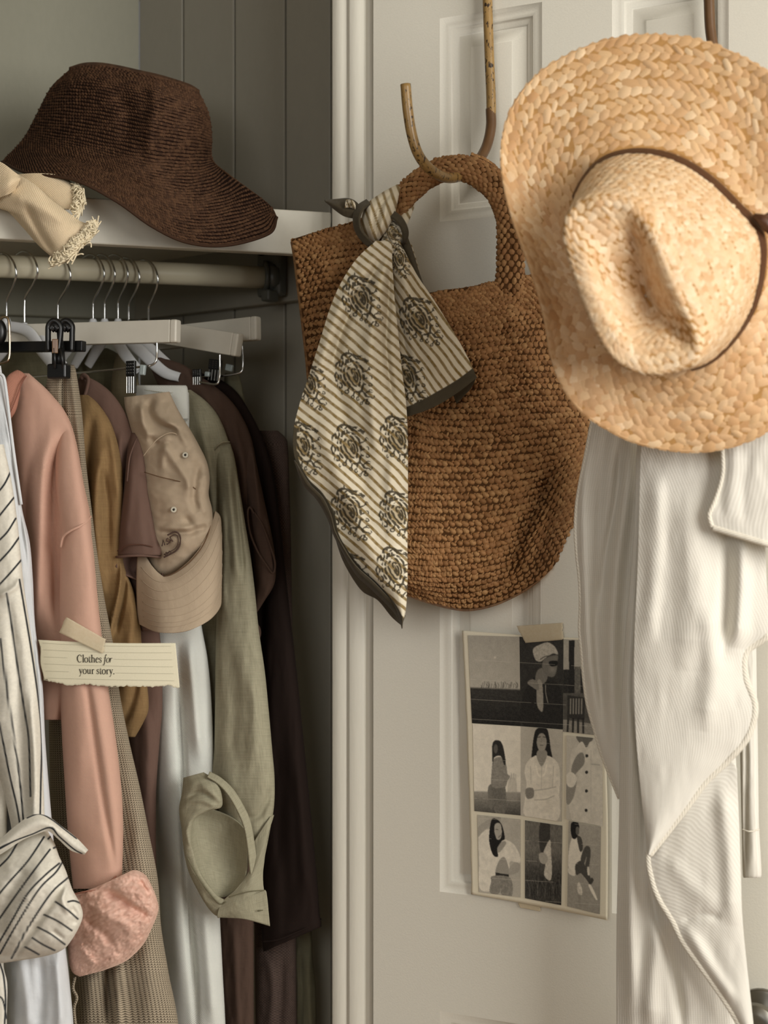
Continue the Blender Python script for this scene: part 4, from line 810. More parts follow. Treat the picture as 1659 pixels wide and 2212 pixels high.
# ================================================================ brown crochet hat on the shelf
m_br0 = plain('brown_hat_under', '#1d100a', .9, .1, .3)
m_br = straw('brown_raffia', ['#3f2a1c', '#4f3625', '#60442f', '#4a3222'], .75, 700, .4, spec=.2)
o = thing('crochet_hat', 'dark brown crocheted bucket hat with wide drooping brim', 'hat', WV(300, 500, 2.1))
HR = [[(150, 152), (180, 143), (215, 142), (255, 148), (300, 158), (340, 167), (375, 177), (410, 189), (430, 201)],
      [(110, 190), (150, 180), (200, 180), (250, 188), (300, 197), (345, 207), (385, 218), (425, 230), (450, 246)],
      [(80, 245), (130, 245), (190, 250), (245, 258), (300, 268), (345, 276), (390, 283), (430, 288), (457, 297)],
      [(55, 292), (110, 300), (170, 310), (235, 325), (295, 338), (345, 345), (390, 348), (430, 348), (459, 345)],
      [(30, 322), (90, 332), (160, 345), (235, 368), (300, 390), (360, 405), (415, 410), (465, 400), (495, 378)],
      [(12, 340), (75, 354), (160, 366), (240, 400), (312, 440), (380, 465), (448, 470), (514, 458), (578, 440)],
      [(4, 350), (60, 374), (160, 389), (250, 434), (330, 490), (405, 524), (490, 530), (580, 505), (598, 470)]]
HY = [[2.19, 2.17, 2.16, 2.155, 2.15, 2.15, 2.155, 2.16, 2.18], [2.21, 2.15, 2.12, 2.105, 2.095, 2.095, 2.10, 2.13, 2.19], [2.22, 2.14, 2.10, 2.075, 2.06, 2.06, 2.075, 2.115, 2.20], [2.22, 2.13, 2.08, 2.055, 2.04, 2.045, 2.07, 2.11, 2.20],
      [2.20, 2.10, 2.045, 2.02, 2.01, 2.015, 2.04, 2.08, 2.15], [2.17, 2.06, 2.01, 1.99, 1.985, 1.99, 2.005, 2.03, 2.09], [2.14, 2.02, 1.975, 1.965, 1.965, 1.97, 1.98, 2.0, 2.04]]
hn = np.array([[(x, y, d) for (x, y), d in zip(r, yy)] for r, yy in zip(HR, HY)])
hd = foldfn([([(330, 175), (335, 230), (325, 300), (330, 350)], .010, 16), ([(250, 190), (275, 240), (270, 310)], -.008, 20), ([(380, 215), (385, 260), (370, 310)], -.010, 18), ([(430, 330), (460, 350), (500, 385)], -.012, 12), ([(60, 320), (160, 345), (260, 385), (340, 415)], -.006, 10)])
S = Surf(hn, disp=lambda X, Y, u, v: hd(X, Y))
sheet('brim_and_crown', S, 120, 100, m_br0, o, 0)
bk_ = hn.copy(); bk_[:, 1:-1, 2] = np.array([[4.40], [4.38], [4.38], [4.38], [4.34], [4.28], [4.25]])-bk_[:, 1:-1, 2]; bk_[0, :, 2] += .0; bk_[4:, :, 1] -= np.array([0, 10, 22, 40, 52, 55, 45, 25, 0])*np.array([.3, .7, 1.0])[:, None]
sheet('crown_back', Surf(bk_), 60, 50, m_br, o, .002, {'rnd': lambda X, Y, u, v: vnoise(X/5, Y/5)})
top_ = np.array([hn[0], (hn[0]+bk_[0])/2+[0, -6, 0], bk_[0]]); sheet('crown_top', Surf(top_), 50, 12, m_br, o, .002, {'rnd': lambda X, Y, u, v: vnoise(X/5, Y/5)})
U, Vv = [], []
VT_ = np.linspace(0, 1, 60); uu, vv = np.meshgrid(np.linspace(0, 1, 40), VT_); AL_ = np.concatenate([[0], np.cumsum(np.linalg.norm(np.diff(S(uu, vv), axis=0), axis=2).mean(1))]); AL_ /= AL_[-1]
nrow = 56; vr = (np.arange(nrow)+.5)/nrow
for i, v in enumerate(vr):
    v = float(np.interp(v, AL_, VT_)); n_ = int(np.linalg.norm(np.diff(S(np.linspace(0, 1, 60), np.full(60, v)), axis=0), axis=1).sum()/.0058)
    uu = (np.arange(n_)+.5*(i % 2)+.25)/n_; U.append(uu); Vv.append(np.full(n_, v)+.002*np.sin(uu*40+i))
U = np.clip(np.concatenate(U), .003, .997); Vv = np.concatenate(Vv)
pillows('crochet_stitches', S, U, Vv, .0036, .0023, .0021, .3, m_br, o, 4, tilt=.3)
ed = S(np.linspace(0, 1, 120), np.full(120, 1.0)); tube('brim_edge', ed, .0022, m_br, o, 8)

# ================================================================ cream fringed canvas lying on the shelf
f_canvas = fabric('cream_canvas', '#ead7b8', '#c4a983', 'plain', .0030, 1.0, .1, .25, con=1.8)
m_frin = plain('frayed_cotton_thread', '#dccfb2', .9, .1, .12, 300)
o = thing('canvas_cloth', 'cream canvas cloth with frayed ends hanging over the shelf edge', 'cloth', WV(90, 560, 1.97))
S1 = Surf(net([[(-40, 330), (0, 352), (45, 385)], [(-40, 390), (5, 405), (70, 400), (100, 425)], [(-30, 440), (25, 445), (90, 440), (140, 455)], [(10, 450), (50, 470), (110, 470), (175, 480)], [(50, 490), (80, 505), (130, 500), (205, 488)], [(85, 530), (110, 545), (150, 530), (200, 505)], [(120, 560), (135, 566), (155, 550), (190, 515)]], 15,
      [[2.0, 1.975, 2.0], [1.99, 1.955, 1.945, 1.97], [1.985, 1.95, 1.93, 1.955], [1.98, 1.948, 1.928, 1.95], [1.975, 1.945, 1.928, 1.95], [1.97, 1.945, 1.932, 1.95], [1.965, 1.945, 1.935, 1.95]]), disp=lambda X, Y, u, v: foldfn([([(55, 440), (85, 500), (120, 555)], -.008, 9), ([(20, 420), (70, 440), (150, 480)], .006, 14)])(X, Y))
sheet('upper_end', S1, 110, 130, f_canvas, o, .002)
S2 = Surf(net([[(30, 378), (80, 375), (130, 380), (160, 400)], [(40, 400), (95, 400), (140, 405), (172, 415)], [(60, 425), (110, 425), (150, 430), (175, 435)], [(90, 450), (130, 452), (160, 452), (172, 455)]], 11, [[2.02, 2.0, 1.995, 2.0], [2.0, 1.985, 1.98, 1.985], [1.99, 1.975, 1.97, 1.975], [1.98, 1.965, 1.96, 1.965]]))
sheet('lower_end', S2, 70, 50, f_canvas, o, .002)
S3 = Surf(net([[(-40, 345), (0, 350), (30, 372), (44, 384)], [(-40, 395), (0, 400), (22, 395), (42, 388)], [(-40, 440), (0, 426), (15, 420), (30, 412)]], 9, [[1.97, 1.95, 1.94, 1.945], [1.955, 1.935, 1.928, 1.938], [1.96, 1.945, 1.94, 1.945]]))
sheet('wrap_band', S3, 40, 30, f_canvas, o, .003)
def fringe(path, n, ln, spread, nm):
    g = np.random.default_rng(11); P = resample(path, n); parts = []
    T = np.gradient(P[:, :2], axis=0); T /= np.linalg.norm(T, axis=1, keepdims=True); N2 = np.stack([-T[:, 1], T[:, 0]], 1)
    for k in range(n):
        for r in range(2):
            l = ln*(.7+.6*g.random()); a = g.normal()*.7; d = N2[k]*math.cos(a)+T[k]*math.sin(a); w_ = T[k]*g.normal()*spread
            pts = []
            for s_ in np.linspace(0, 1, 6):
                q_ = P[k, :2]-N2[k]*4+d*l*s_+w_*math.sin(s_*3.1)+np.array([0, 1])*l*.15*s_*s_
                pts.append(W(q_[0], q_[1], P[k, 2]-.006*math.sin(s_*2.6)*(.4+g.random())-.004*g.random()))
            V, q, uv, m, nn_ = tube_arrays(pts, .0011, 5, 9); parts.append((V, q, uv))
    V, q, uv = join(parts); return stuff(fast_mesh(nm, V, q, None, m_frin, o, uv))
fringe(np.array([(207, 488, 1.944), (196, 510, 1.938), (180, 522, 1.932), (165, 538, 1.932), (150, 556, 1.936), (128, 566, 1.944)])[::1], 190, 25, 9, 'fringe')
fringe(np.array([(172, 402, 1.99), (178, 420, 1.98), (176, 440, 1.966), (170, 456, 1.956)])[::1], 100, 21, 8, 'fringe')

# ================================================================ paper note taped to the sweatshirt
m_paper = NT('note_paper', .9, .1); g_ = m_paper.noise(900, m_paper.obj(), detail=4); m_paper = m_paper.out(m_paper.mix(g_, lin('#d9d2ba'), lin('#cbc4ab')))
o = thing('paper_note', 'torn lined paper note reading Clothes for your story', 'note', WV(235, 1486, 1.905))
tl, tr_, bl, br_ = (82, 1382), (379, 1389), (93, 1478), (388, 1484)
def nY(x): return 1.907+.010*((x-235)/150)**2-.00004*(x-235)
def nuv(u, v):
    x = (tl[0]*(1-u)+tr_[0]*u)*(1-v)+(bl[0]*(1-u)+br_[0]*u)*v; y = (tl[1]*(1-u)+tr_[1]*u)*(1-v)+(bl[1]*(1-u)+br_[1]*u)*v
    return x, y
nu_, nv_ = 160, 24; u, v = np.meshgrid(np.linspace(0, 1, nu_), np.linspace(0, 1, nv_)); x, y = nuv(u, v)
y = y+4*np.sin(u*np.pi)*(1-v)*.8; x = x+np.where(u < .01, 4*np.sin(v*9)*.5, 0)+6*(v*(1-v))*(u < .02)
tear = fbm(u*9, u*0, 3)*10+fbm(u*70, u*0, 9)*5+np.clip(.12-u, 0, 1)*-60; y = y+np.where(v > .95, tear, np.where(v > .9, tear*.4, 0))
P = W(x, y, nY(x)); o2 = fast_mesh('paper', P.reshape(-1, 3), gridq(nv_, nu_), None, m_paper, o, np.stack([u, v], -1).reshape(-1, 2)); solid(o2, .0004, 1)
m_ink = plain('black_print', '#26221c', .7, .2, .05); m_line = plain('ruled_line', '#a9a491', .8, .1, .05)
def nmap(X, Y): return W(X, Y, nY(np.asarray(X))-.0009)
for k, v_ in enumerate((.05, .20, .36, .52, .68, .84)):
    xs = np.linspace(.03, .965, 12); a_, b_ = nuv(xs, v_+.02); b_ = b_+3.2*np.sin(xs*np.pi)*(1-v_)
    P = np.stack([a_, b_], 1)
    if k in (2, 4): lo_ = P[P[:, 0] < (166 if k == 2 else 170)]; hi_ = P[P[:, 0] > 246]; segs = [lo_, hi_]
    else: segs = [P]
    for sg in segs:
        if len(sg) > 2: ribbons('ruled_line', [(sg, .55)], nmap, m_line, o)
# serif lettering drawn as pen strokes; units: x-height = 1, baseline 0, up = +1
def glyph(ch):
    t, T = .075, .17
    G_ = {'C': (1.35, [([(1.12, 1.18), (.85, 1.52), (.45, 1.48), (.14, 1.1), (.12, .6), (.35, .15), (.75, -.02), (1.12, .22)], [t, .1, .13, .19, .19, .14, .09, t]), ([(1.10, 1.5), (1.12, 1.15)], [.05, .1])]),
     'l': (.55, [([(.26, 1.62), (.27, .04)], T), ([(.08, 1.5), (.28, 1.62)], .07), ([(.04, .03), (.5, .03)], t)]),
     'o': (1.08, [([(.52, 1.0), (.2, .85), (.1, .48), (.24, .1), (.52, -.01), (.82, .14), (.93, .5), (.8, .87), (.52, 1.0)], [t, .14, T, .14, t, .14, T, .14, t])]),
     't': (.66, [([(.28, 1.32), (.27, .3), (.36, .02), (.62, .1)], [.05, T, T, .06]), ([(.04, .95), (.6, .97)], t)]),
     'h': (1.18, [([(.26, 1.62), (.27, .04)], T), ([(.08, 1.5), (.28, 1.62)], .07), ([(.04, .03), (.48, .03)], t), ([(.3, .78), (.55, .98), (.8, .9), (.87, .6), (.87, .04)], [.06, .1, .15, T, T]), ([(.66, .03), (1.08, .03)], t)]),
     'e': (.92, [([(.14, .58), (.78, .66)], .07), ([(.78, .66), (.66, .96), (.38, .97), (.14, .65), (.16, .25), (.42, .0), (.8, .18)], [.14, .1, .1, .16, .17, .13, .06])]),
     's': (.8, [([(.62, .76), (.5, .98), (.24, .93), (.16, .72), (.36, .54), (.6, .4), (.6, .12), (.34, -.01), (.1, .2)], [.06, .07, .1, .13, .16, .15, .1, .07, .07]), ([(.62, .95), (.63, .72)], .06), ([(.1, .3), (.09, .02)], .06)]),
     'r': (.82, [([(.27, .92), (.27, .04)], T), ([(.06, .84), (.28, .97)], .07), ([(.04, .03), (.54, .03)], t), ([(.3, .7), (.5, .94), (.74, .9)], [.06, .1, .16])]),
     'y': (1.02, [([(.2, .95), (.54, .12)], T), ([(.86, .95), (.54, .1), (.36, -.4), (.12, -.5)], [.07, .08, .08, .14]), ([(.02, .96), (.42, .96)], t), ([(.66, .96), (1.02, .96)], t)]),
     'u': (1.16, [([(.24, .94), (.25, .3), (.45, .04), (.82, .24)], [T, T, .13, .06]), ([(.84, .94), (.85, .05)], T), ([(.05, .95), (.26, .95)], t), ([(.66, .95), (.86, .95)], t), ([(.82, .05), (1.06, .06)], t)]),
     '.': (.5, [([(.22, -.01), (.22, .18)], .2)]),
     'F': (.62, [([(.78, 1.5), (.62, 1.66), (.48, 1.4), (.34, .6), (.2, -.2), (.0, -.56), (-.2, -.42)], [.13, .08, .12, .15, .14, .08, .11]), ([(.1, .92), (.66, .95)], t)]),
     'O': (.92, [([(.6, .98), (.28, .8), (.12, .38), (.26, .03), (.46, .0), (.76, .2), (.9, .62), (.8, .92), (.6, .98)], [.06, .1, .15, .11, .06, .1, .15, .11, .06])]),
     'R': (.8, [([(.3, .94), (.2, .45), (.1, .03)], [.13, .14, .14]), ([(.12, .86), (.3, .97)], .06), ([(.24, .55), (.48, .9), (.74, .9)], [.05, .08, .14])])}
    return G_[ch]
def write(text, x, y, sc, sx, slope):
    st = []
    for ch in text:
        if ch == ' ': x += .5*sc*sx; y += .5*sc*sx*slope; continue
        adv, ss = glyph(ch)
        for pts, wd in ss: st.append(([(x+p[0]*sc*sx, y+p[0]*sc*sx*slope-p[1]*sc) for p in pts], np.atleast_1d(np.asarray(wd, float))*sc*.96))
        x += adv*sc*sx; y += adv*sc*sx*slope
    return st
ribbons('lettering', write('Clothes', 166.5, 1430.5, 10.3, .80, .012)+write('FOR', 224, 1431, 10.3, .80, .012), nmap, m_ink, o)
ribbons('lettering', write('your story.', 170.5, 1455.5, 10.3, .80, .012), nmap, m_ink, o)
def tape_mat():
    t = NT('masking_tape_sheer', .6, .3); t.b.inputs['Alpha'].default_value = .62; return t.out(t.mix(t.noise(300, t.obj()), lin('#cdbd9d'), lin('#dacdb2')))
m_tape = tape_mat()
def tape(name, label, c4, Yf, parent=None):
    u, v = np.meshgrid(np.linspace(0, 1, 24), np.linspace(0, 1, 12)); c = np.array(c4, float)
    x = (c[0, 0]*(1-u)+c[1, 0]*u)*(1-v)+(c[3, 0]*(1-u)+c[2, 0]*u)*v; y = (c[0, 1]*(1-u)+c[1, 1]*u)*(1-v)+(c[3, 1]*(1-u)+c[2, 1]*u)*v
    z_ = np.where(u < .01, fbm(v*9, v*0, 5)*6, np.where(u > .99, fbm(v*9, v*0, 8)*6, 0)); x = x+z_
    q = fast_mesh(name, W(x, y, Yf(x, y)).reshape(-1, 3), gridq(12, 24), None, m_tape, parent); solid(q, .0002, 1)
    if parent is None: tag(q, label, 'tape')
    return q
tape('masking_tape', 'strip of beige masking tape holding the paper note', [(144, 1333), (228, 1381), (222, 1412), (127, 1366)], lambda x, y: 1.9045+.012*np.clip((160-x)/40, 0, 1)**2)
# ================================================================ printed photo sheet taped to the door
m_print = NT('photo_print', .55, .25); a_ = m_print.n('ShaderNodeAttribute', attribute_name='Col'); m_print = m_print.out(a_.outputs['Color'])
o = thing('photo_sheet', 'cream sheet of black and white photographs taped to the door', 'poster', WV(1160, 1985, 1.93))
def pg(cx, cy):
    """crop coordinates of the sheet -> image pixels"""
    return 960+np.asarray(cx, float)/3.16, 1320+np.asarray(cy, float)/3.16
def pY(x, y):
    u = (x-1000)/310; v = (y-1362)/600
    return Ydoor(x)-.004-.018*np.clip(u-.55, 0, 1)**1.5*(.6+.8*v)-.004*np.sin(v*3)*np.clip(u, 0, 1)-.006*np.clip(v-.7, 0, 1)
u, v = np.meshgrid(np.linspace(0, 1, 60), np.linspace(0, 1, 90))
def outline(u, v):
    L = np.array([(998, 1362), (1004, 1480), (1010, 1640), (1015, 1790), (1018, 1932)], float); R_ = np.array([(1296, 1380), (1302, 1480), (1309, 1640), (1313, 1790), (1312, 1988)], float)
    l = cr(L, v); r = cr(R_, v); x = l[..., 0]*(1-u)+r[..., 0]*u; y = l[..., 1]*(1-u)+r[..., 1]*u+2*np.sin(u*np.pi)*(v-.5)*-2
    return x, y
x, y = outline(u, v); x = x+np.where(u < .01, fbm(v*30, v*0, 2)*3, 0)
sheet_m = NT('aged_photo_paper', .7, .2); g_ = sheet_m.noise(500, sheet_m.obj()); sheet_m = sheet_m.out(sheet_m.mix(g_, lin('#e2dac4'), lin('#d9d0b8')))
q = fast_mesh('sheet', W(x, y, pY(x, y)).reshape(-1, 3), gridq(90, 60), None, sheet_m, o); solid(q, .0004, 1)
def inpoly(X, Y, pts, smooth=True):
    P = np.asarray(pts, float)
    if smooth: P = cr(P, np.linspace(0, 1, 5*len(P), endpoint=False), True)
    c = np.zeros(X.shape, bool); j = len(P)-1
    for i in range(len(P)):
        xi, yi = P[i]; xj, yj = P[j]
        if yi != yj: c ^= ((yi > Y) != (yj > Y)) & (X < (xj-xi)*(Y-yi)/(yj-yi)+xi)
        j = i
    return c
class Cv:
    def __init__(s, X, Y, base): s.X, s.Y = X, Y; s.c = np.full(X.shape, float(base)) if np.isscalar(base) else base.astype(float)
    def poly(s, pts, val, sm=True, tex=0, ts=8):
        m = inpoly(s.X, s.Y, pts, sm); v = val+(tex*2*fbm(s.X/ts, s.Y/ts, 5) if tex else 0); s.c = np.where(m, v, s.c); return m
    def ell(s, x, y, rx, ry, val, ang=0):
        c_, s_ = math.cos(ang), math.sin(ang); dx = s.X-x; dy = s.Y-y; a = dx*c_+dy*s_; b = -dx*s_+dy*c_
        s.c = np.where((a/rx)**2+(b/ry)**2 < 1, val, s.c)
    def line(s, pts, w_, val, k=1.0):
        d, t, sd = segdist(s.X, s.Y, pts); f = np.clip(1.5-d/w_, 0, 1)*k; s.c = s.c*(1-f)+val*f
    def soft(s, x, y, r, val, k=.5): f = np.exp(-((s.X-x)**2+(s.Y-y)**2)/r**2)*k; s.c = s.c*(1-f)+val*f
def p_field(X, Y):
    c = Cv(X, Y, .56+(Y-165)/600*.12+.03*fbm(X/30, Y/40)); g = np.clip((Y-515-(X-180)*.04)/14, 0, 1); c.c = c.c*(1-g)+g*(.13-.06*np.clip((Y-560)/220, 0, 1)+.10*fbm(X/12, Y/5))
    for k in range(26):
        x0 = 250+k*10+6*math.sin(k*5); h = 18+26*abs(math.sin(k*2.3)); c.line([(x0, 525), (x0+4, 525-h*.5), (x0+9*math.sin(k), 525-h)], 1.2, .16)
    c.soft(345, 317, 6, .9, .8); return c.c
def p_scarf(X, Y):
    c = Cv(X, Y, .12+.05*fbm(X/25, Y/25))
    c.poly([(590, 480), (640, 440), (700, 470), (770, 490), (800, 560), (806, 800), (540, 780), (530, 600)], .085, tex=.03)
    c.poly([(640, 400), (700, 390), (700, 470), (660, 500), (620, 470)], .36); c.poly([(632, 480), (668, 495), (672, 680), (632, 640)], .5, tex=.08)
    c.poly([(680, 330), (768, 300), (772, 350), (762, 420), (740, 450), (700, 440), (670, 400)], .33); c.soft(735, 400, 22, .55)
    c.poly([(605, 260), (660, 225), (710, 214), (755, 245), (776, 295), (740, 290), (690, 320), (655, 345), (620, 330)], .62, tex=.16, ts=9)
    c.poly([(715, 345), (770, 340), (766, 372), (725, 375)], .05); c.line([(655, 330), (690, 310), (775, 298)], 3, .2); c.poly([(565, 490), (600, 465), (640, 490), (640, 540), (600, 520)], .4)
    c.line([(690, 505), (692, 560), (706, 625)], 2, .6); return c.c
def p_porch(X, Y):
    c = Cv(X, Y, .58-.35*np.clip((Y-380)/200, 0, 1)+.1*fbm(X/20, Y/20)); c.poly([(810, 400), (1090, 390), (1090, 560), (810, 560)], .1, False, .08)
    c.poly([(850, 200), (888, 200), (886, 560), (850, 560)], .08, False); c.poly([(888, 380), (930, 380), (930, 560), (888, 560)], .3, False, .1)
    c.poly([(810, 740), (1090, 780), (1090, 870), (810, 840)], .45, False, .1); c.poly([(838, 575), (960, 590), (955, 745), (838, 730)], .12, False)
    for k in range(5): c.line([(862+k*19, 600), (860+k*19, 700)], 4, .5)
    for k in range(4): c.line([(845+k*34, 735), (840+k*36, 830)], 6, .07)
    return c.c
def p_sun(X, Y):
    c = Cv(X, Y, .86+.04*fbm(X/40, Y/40)); g = np.clip((Y-1225-(X-200)*.02)/10, 0, 1); c.c = c.c*(1-g)+g*(.5-.002*(Y-1240)+.14*fbm(X/9, Y/4))
    for k in range(9): c.line([(430+k*8, 1300), (436+k*7, 1200-12*math.sin(k*3)), (446+k*5, 1120+20*math.sin(k*2))], 1.5, .55)
    c.poly([(300, 1200), (325, 1190), (330, 1330), (312, 1350), (298, 1260)], .35); c.poly([(330, 1170), (410, 1165), (412, 1390), (355, 1385), (325, 1280)], .33, tex=.08)
    c.poly([(338, 1010), (395, 1000), (422, 1050), (430, 1110), (448, 1130), (430, 1160), (412, 1200), (326, 1200), (322, 1100)], .45, tex=.1)
    c.poly([(330, 900), (355, 880), (385, 892), (404, 940), (418, 1030), (408, 1050), (385, 990), (340, 1000), (330, 1050), (326, 960)], .1); c.ell(350, 940, 14, 32, .26); return c.c
def p_white(X, Y):
    c = Cv(X, Y, .66+.03*fbm(X/40, Y/40)); c.poly([(625, 810), (660, 792), (700, 806), (715, 860), (725, 940), (735, 1005), (690, 985), (635, 985), (595, 1025), (600, 940), (610, 860)], .07)
    c.poly([(565, 1030), (625, 985), (655, 1010), (700, 985), (770, 1030), (790, 1120), (785, 1230), (770, 1430), (555, 1400), (550, 1280), (560, 1180), (548, 1100)], .84, tex=.09, ts=22)
    c.poly([(640, 950), (692, 950), (700, 990), (664, 1060), (630, 995)], .5); c.ell(664, 895, 34, 62, .52); c.ell(664, 930, 26, 26, .55)
    c.line([(640, 862), (655, 858)], 2.5, .15); c.line([(674, 858), (690, 862)], 2.5, .15); c.line([(654, 916), (672, 917)], 3, .3); c.line([(664, 870), (660, 898)], 2, .42)
    c.line([(625, 1060), (640, 1115), (660, 1130), (685, 1110), (698, 1050)], 5, .93); c.line([(612, 1225), (690, 1215), (760, 1200)], 3, .62); c.line([(615, 1290), (690, 1285), (750, 1260)], 3, .6)
    c.poly([(556, 1215), (605, 1210), (608, 1270), (562, 1278)], .42); c.line([(664, 1060), (662, 1220)], 2, .68); c.line([(588, 1060), (592, 1180)], 3, .7); c.line([(745, 1060), (738, 1200)], 3, .7); return c.c
def p_coat(X, Y):
    c = Cv(X, Y, .70+.05*fbm(X/25, Y/60)); c.poly([(905, 850), (1010, 850), (1000, 900), (960, 930), (915, 890)], .3); c.poly([(905, 925), (940, 890), (970, 935), (1000, 890), (1080, 920), (1080, 1480), (870, 1430), (860, 1000)], .76, tex=.07, ts=25)
    c.poly([(870, 1060), (905, 985), (940, 965), (958, 1000), (950, 1050), (905, 1100), (870, 1140)], .43); c.poly([(832, 1180), (880, 1120), (905, 1140), (885, 1260), (850, 1320), (832, 1300)], .47); c.poly([(832, 1120), (870, 1100), (905, 1140), (880, 1200), (840, 1190)], .82)
    for yy in (988, 1100, 1228, 1360): c.ell(972-(yy-988)*.012, yy, 10, 11, .1)
    c.line([(1000, 1045), (1060, 1050)], 3, .55); c.line([(1000, 950), (1000, 1400)], 2, .66); return c.c
def p_denim(X, Y):
    c = Cv(X, Y, .62+.04*fbm(X/30, Y/30)); c.poly([(235, 1520), (300, 1490), (330, 1500), (360, 1560), (420, 1560), (480, 1600), (519, 1680), (512, 1720), (450, 1710), (440, 1790), (400, 1820), (370, 1760), (330, 1900), (240, 1890), (238, 1700)], .82, tex=.08, ts=20)
    c.poly([(235, 1470), (330, 1410), (380, 1412), (375, 1440), (320, 1460), (260, 1510), (230, 1540)], .55); c.ell(372, 1418, 14, 14, .5)
    c.poly([(370, 1710), (410, 1680), (440, 1760), (435, 1810), (350, 1800)], .5); c.poly([(350, 1600), (405, 1570), (420, 1590), (370, 1650)], .52)
    c.poly([(320, 1430), (355, 1420), (392, 1460), (412, 1550), (392, 1570), (360, 1620), (366, 1675), (330, 1660), (305, 1560)], .06); c.poly([(345, 1455), (380, 1450), (392, 1500), (385, 1550), (360, 1560), (342, 1510)], .58); c.line([(370, 1545), (385, 1530)], 3, .3); c.line([(350, 1490), (366, 1492)], 2, .15)
    c.poly([(350, 1785), (440, 1800), (438, 1822), (348, 1808)], .1, False); c.poly([(330, 1808), (450, 1822), (460, 1945), (390, 1935), (385, 1890), (370, 1930), (310, 1922), (318, 1850)], .42, tex=.1); c.poly([(440, 1760), (480, 1715), (515, 1730), (505, 1780), (450, 1800)], .55); return c.c
def p_grass(X, Y):
    c = Cv(X, Y, .33-.2*np.clip((Y-1640)/200, 0, 1)+.22*fbm(X/4, Y/16)); 
    c.poly([(655, 1445), (715, 1450), (722, 1520), (715, 1600), (690, 1690), (670, 1680), (648, 1590)], .16); c.poly([(668, 1670), (720, 1560), (728, 1660), (735, 1780), (720, 1840), (680, 1800), (690, 1720)], .72, tex=.15); c.poly([(645, 1660), (680, 1650), (706, 1690), (690, 1725), (655, 1715)], .58)
    for k in range(30): x0 = 555+k*8.5; c.line([(x0, 1990), (x0+10*math.sin(k), 1900), (x0+22*math.sin(k*1.7), 1830)], 1.0, .38, .6)
    return c.c
def p_sit(X, Y):
    c = Cv(X, Y, .53+.10*fbm(X/9, Y/9)+.04*np.clip((1750-Y)/300, -1, 1)); c.poly([(865, 1560), (900, 1545), (930, 1600), (945, 1700), (890, 1790), (850, 1760), (845, 1680)], .84, tex=.06); c.poly([(905, 1540), (935, 1550), (945, 1620), (925, 1640)], .2)
    c.poly([(930, 1690), (960, 1610), (990, 1610), (998, 1660), (982, 1760), (962, 1740), (972, 1670), (945, 1740)], .22); c.poly([(895, 1730), (940, 1705), (970, 1760), (1000, 1830), (990, 1860), (960, 1820), (930, 1790), (900, 1800)], .2)
    c.poly([(975, 1750), (988, 1752), (990, 1800), (978, 1800)], .8); c.poly([(985, 1850), (1005, 1820), (1018, 1840), (995, 1870)], .18); c.poly([(865, 1450), (890, 1436), (915, 1450), (920, 1500), (900, 1550), (875, 1550), (862, 1500)], .06); c.ell(908, 1500, 13, 30, .3)
    c.poly([(985, 1880), (1000, 1870), (1042, 1960), (1030, 1965)], .86); c.poly([(905, 1880), (920, 1850), (940, 1900), (938, 1935), (915, 1930)], .75, tex=.2); c.line([(920, 1940), (922, 2000)], 8, .4, .5); c.poly([(845, 1755), (890, 1790), (885, 1810), (848, 1790)], .8); return c.c
prints = [(p_field, [(160, 165), (512, 175), (520, 785), (188, 765)]), (p_scarf, [(512, 175), (812, 190), (808, 808), (520, 785)]), (p_porch, [(814, 192), (1070, 205), (1078, 852), (808, 822)]), (p_sun, [(193, 770), (520, 787), (520, 1395), (205, 1365)]), (p_white, [(520, 787), (808, 810), (800, 1438), (520, 1395)]),
          (p_coat, [(835, 848), (1078, 872), (1082, 1470), (830, 1420)]), (p_denim, [(225, 1390), (520, 1422), (520, 1955), (235, 1918)]), (p_grass, [(550, 1428), (805, 1465), (797, 2008), (550, 1960)]), (p_sit, [(848, 1432), (1068, 1472), (1060, 2070), (838, 2015)])]
for fn, c in prints:
    c = np.array(c, float); n1 = int((c[1, 0]-c[0, 0])/2.6); n2 = int((c[3, 1]-c[0, 1])/2.6); u, v = np.meshgrid(np.linspace(0, 1, n1), np.linspace(0, 1, n2))
    X = (c[0, 0]*(1-u)+c[1, 0]*u)*(1-v)+(c[3, 0]*(1-u)+c[2, 0]*u)*v; Y = (c[0, 1]*(1-u)+c[1, 1]*u)*(1-v)+(c[3, 1]*(1-u)+c[2, 1]*u)*v
    g = fn(X, Y); g = g*(1+.12*fbm(X/26, Y/34, 12))+.05*fbm(X/7, Y/9, 17)
    for _ in range(2): gp = np.pad(g, 1, mode='edge'); g = (gp[:-2, 1:-1]+gp[2:, 1:-1]+gp[1:-1, :-2]+gp[1:-1, 2:]+2*g)/6
    g = g+.07*(rng.random(X.shape)-.5)
    for k in range(14):        # fine horizontal print streaks
        yy = 330+k*135+(X-160)*.06; f = np.exp(-((Y-yy)/1.6)**2)*.5*(vnoise(X/60, X*0+k, 3) > .35); g = g*(1-f)+.75*f
    g = np.clip(g, .03, .97)**1.65; colr = g[..., None]*np.array([.98, .90, .74])+.004
    x, y = pg(X, Y); fast_mesh('photo_print', W(x, y, pY(x, y)-.0011).reshape(-1, 3), gridq(n2, n1), None, m_print, o, None, {'Col': colr.reshape(-1, 3)})
tape('masking_tape', 'strip of pale tape at the top of the photo sheet', [(1117, 1352), (1215, 1345), (1216, 1382), (1134, 1389)], lambda x, y: pY(x, y)-.0022)
tape('masking_tape', 'small clear tape at the bottom edge of the photo sheet', [(1120, 1950), (1168, 1956), (1166, 1969), (1122, 1960)], lambda x, y: pY(x, y)+.0016)

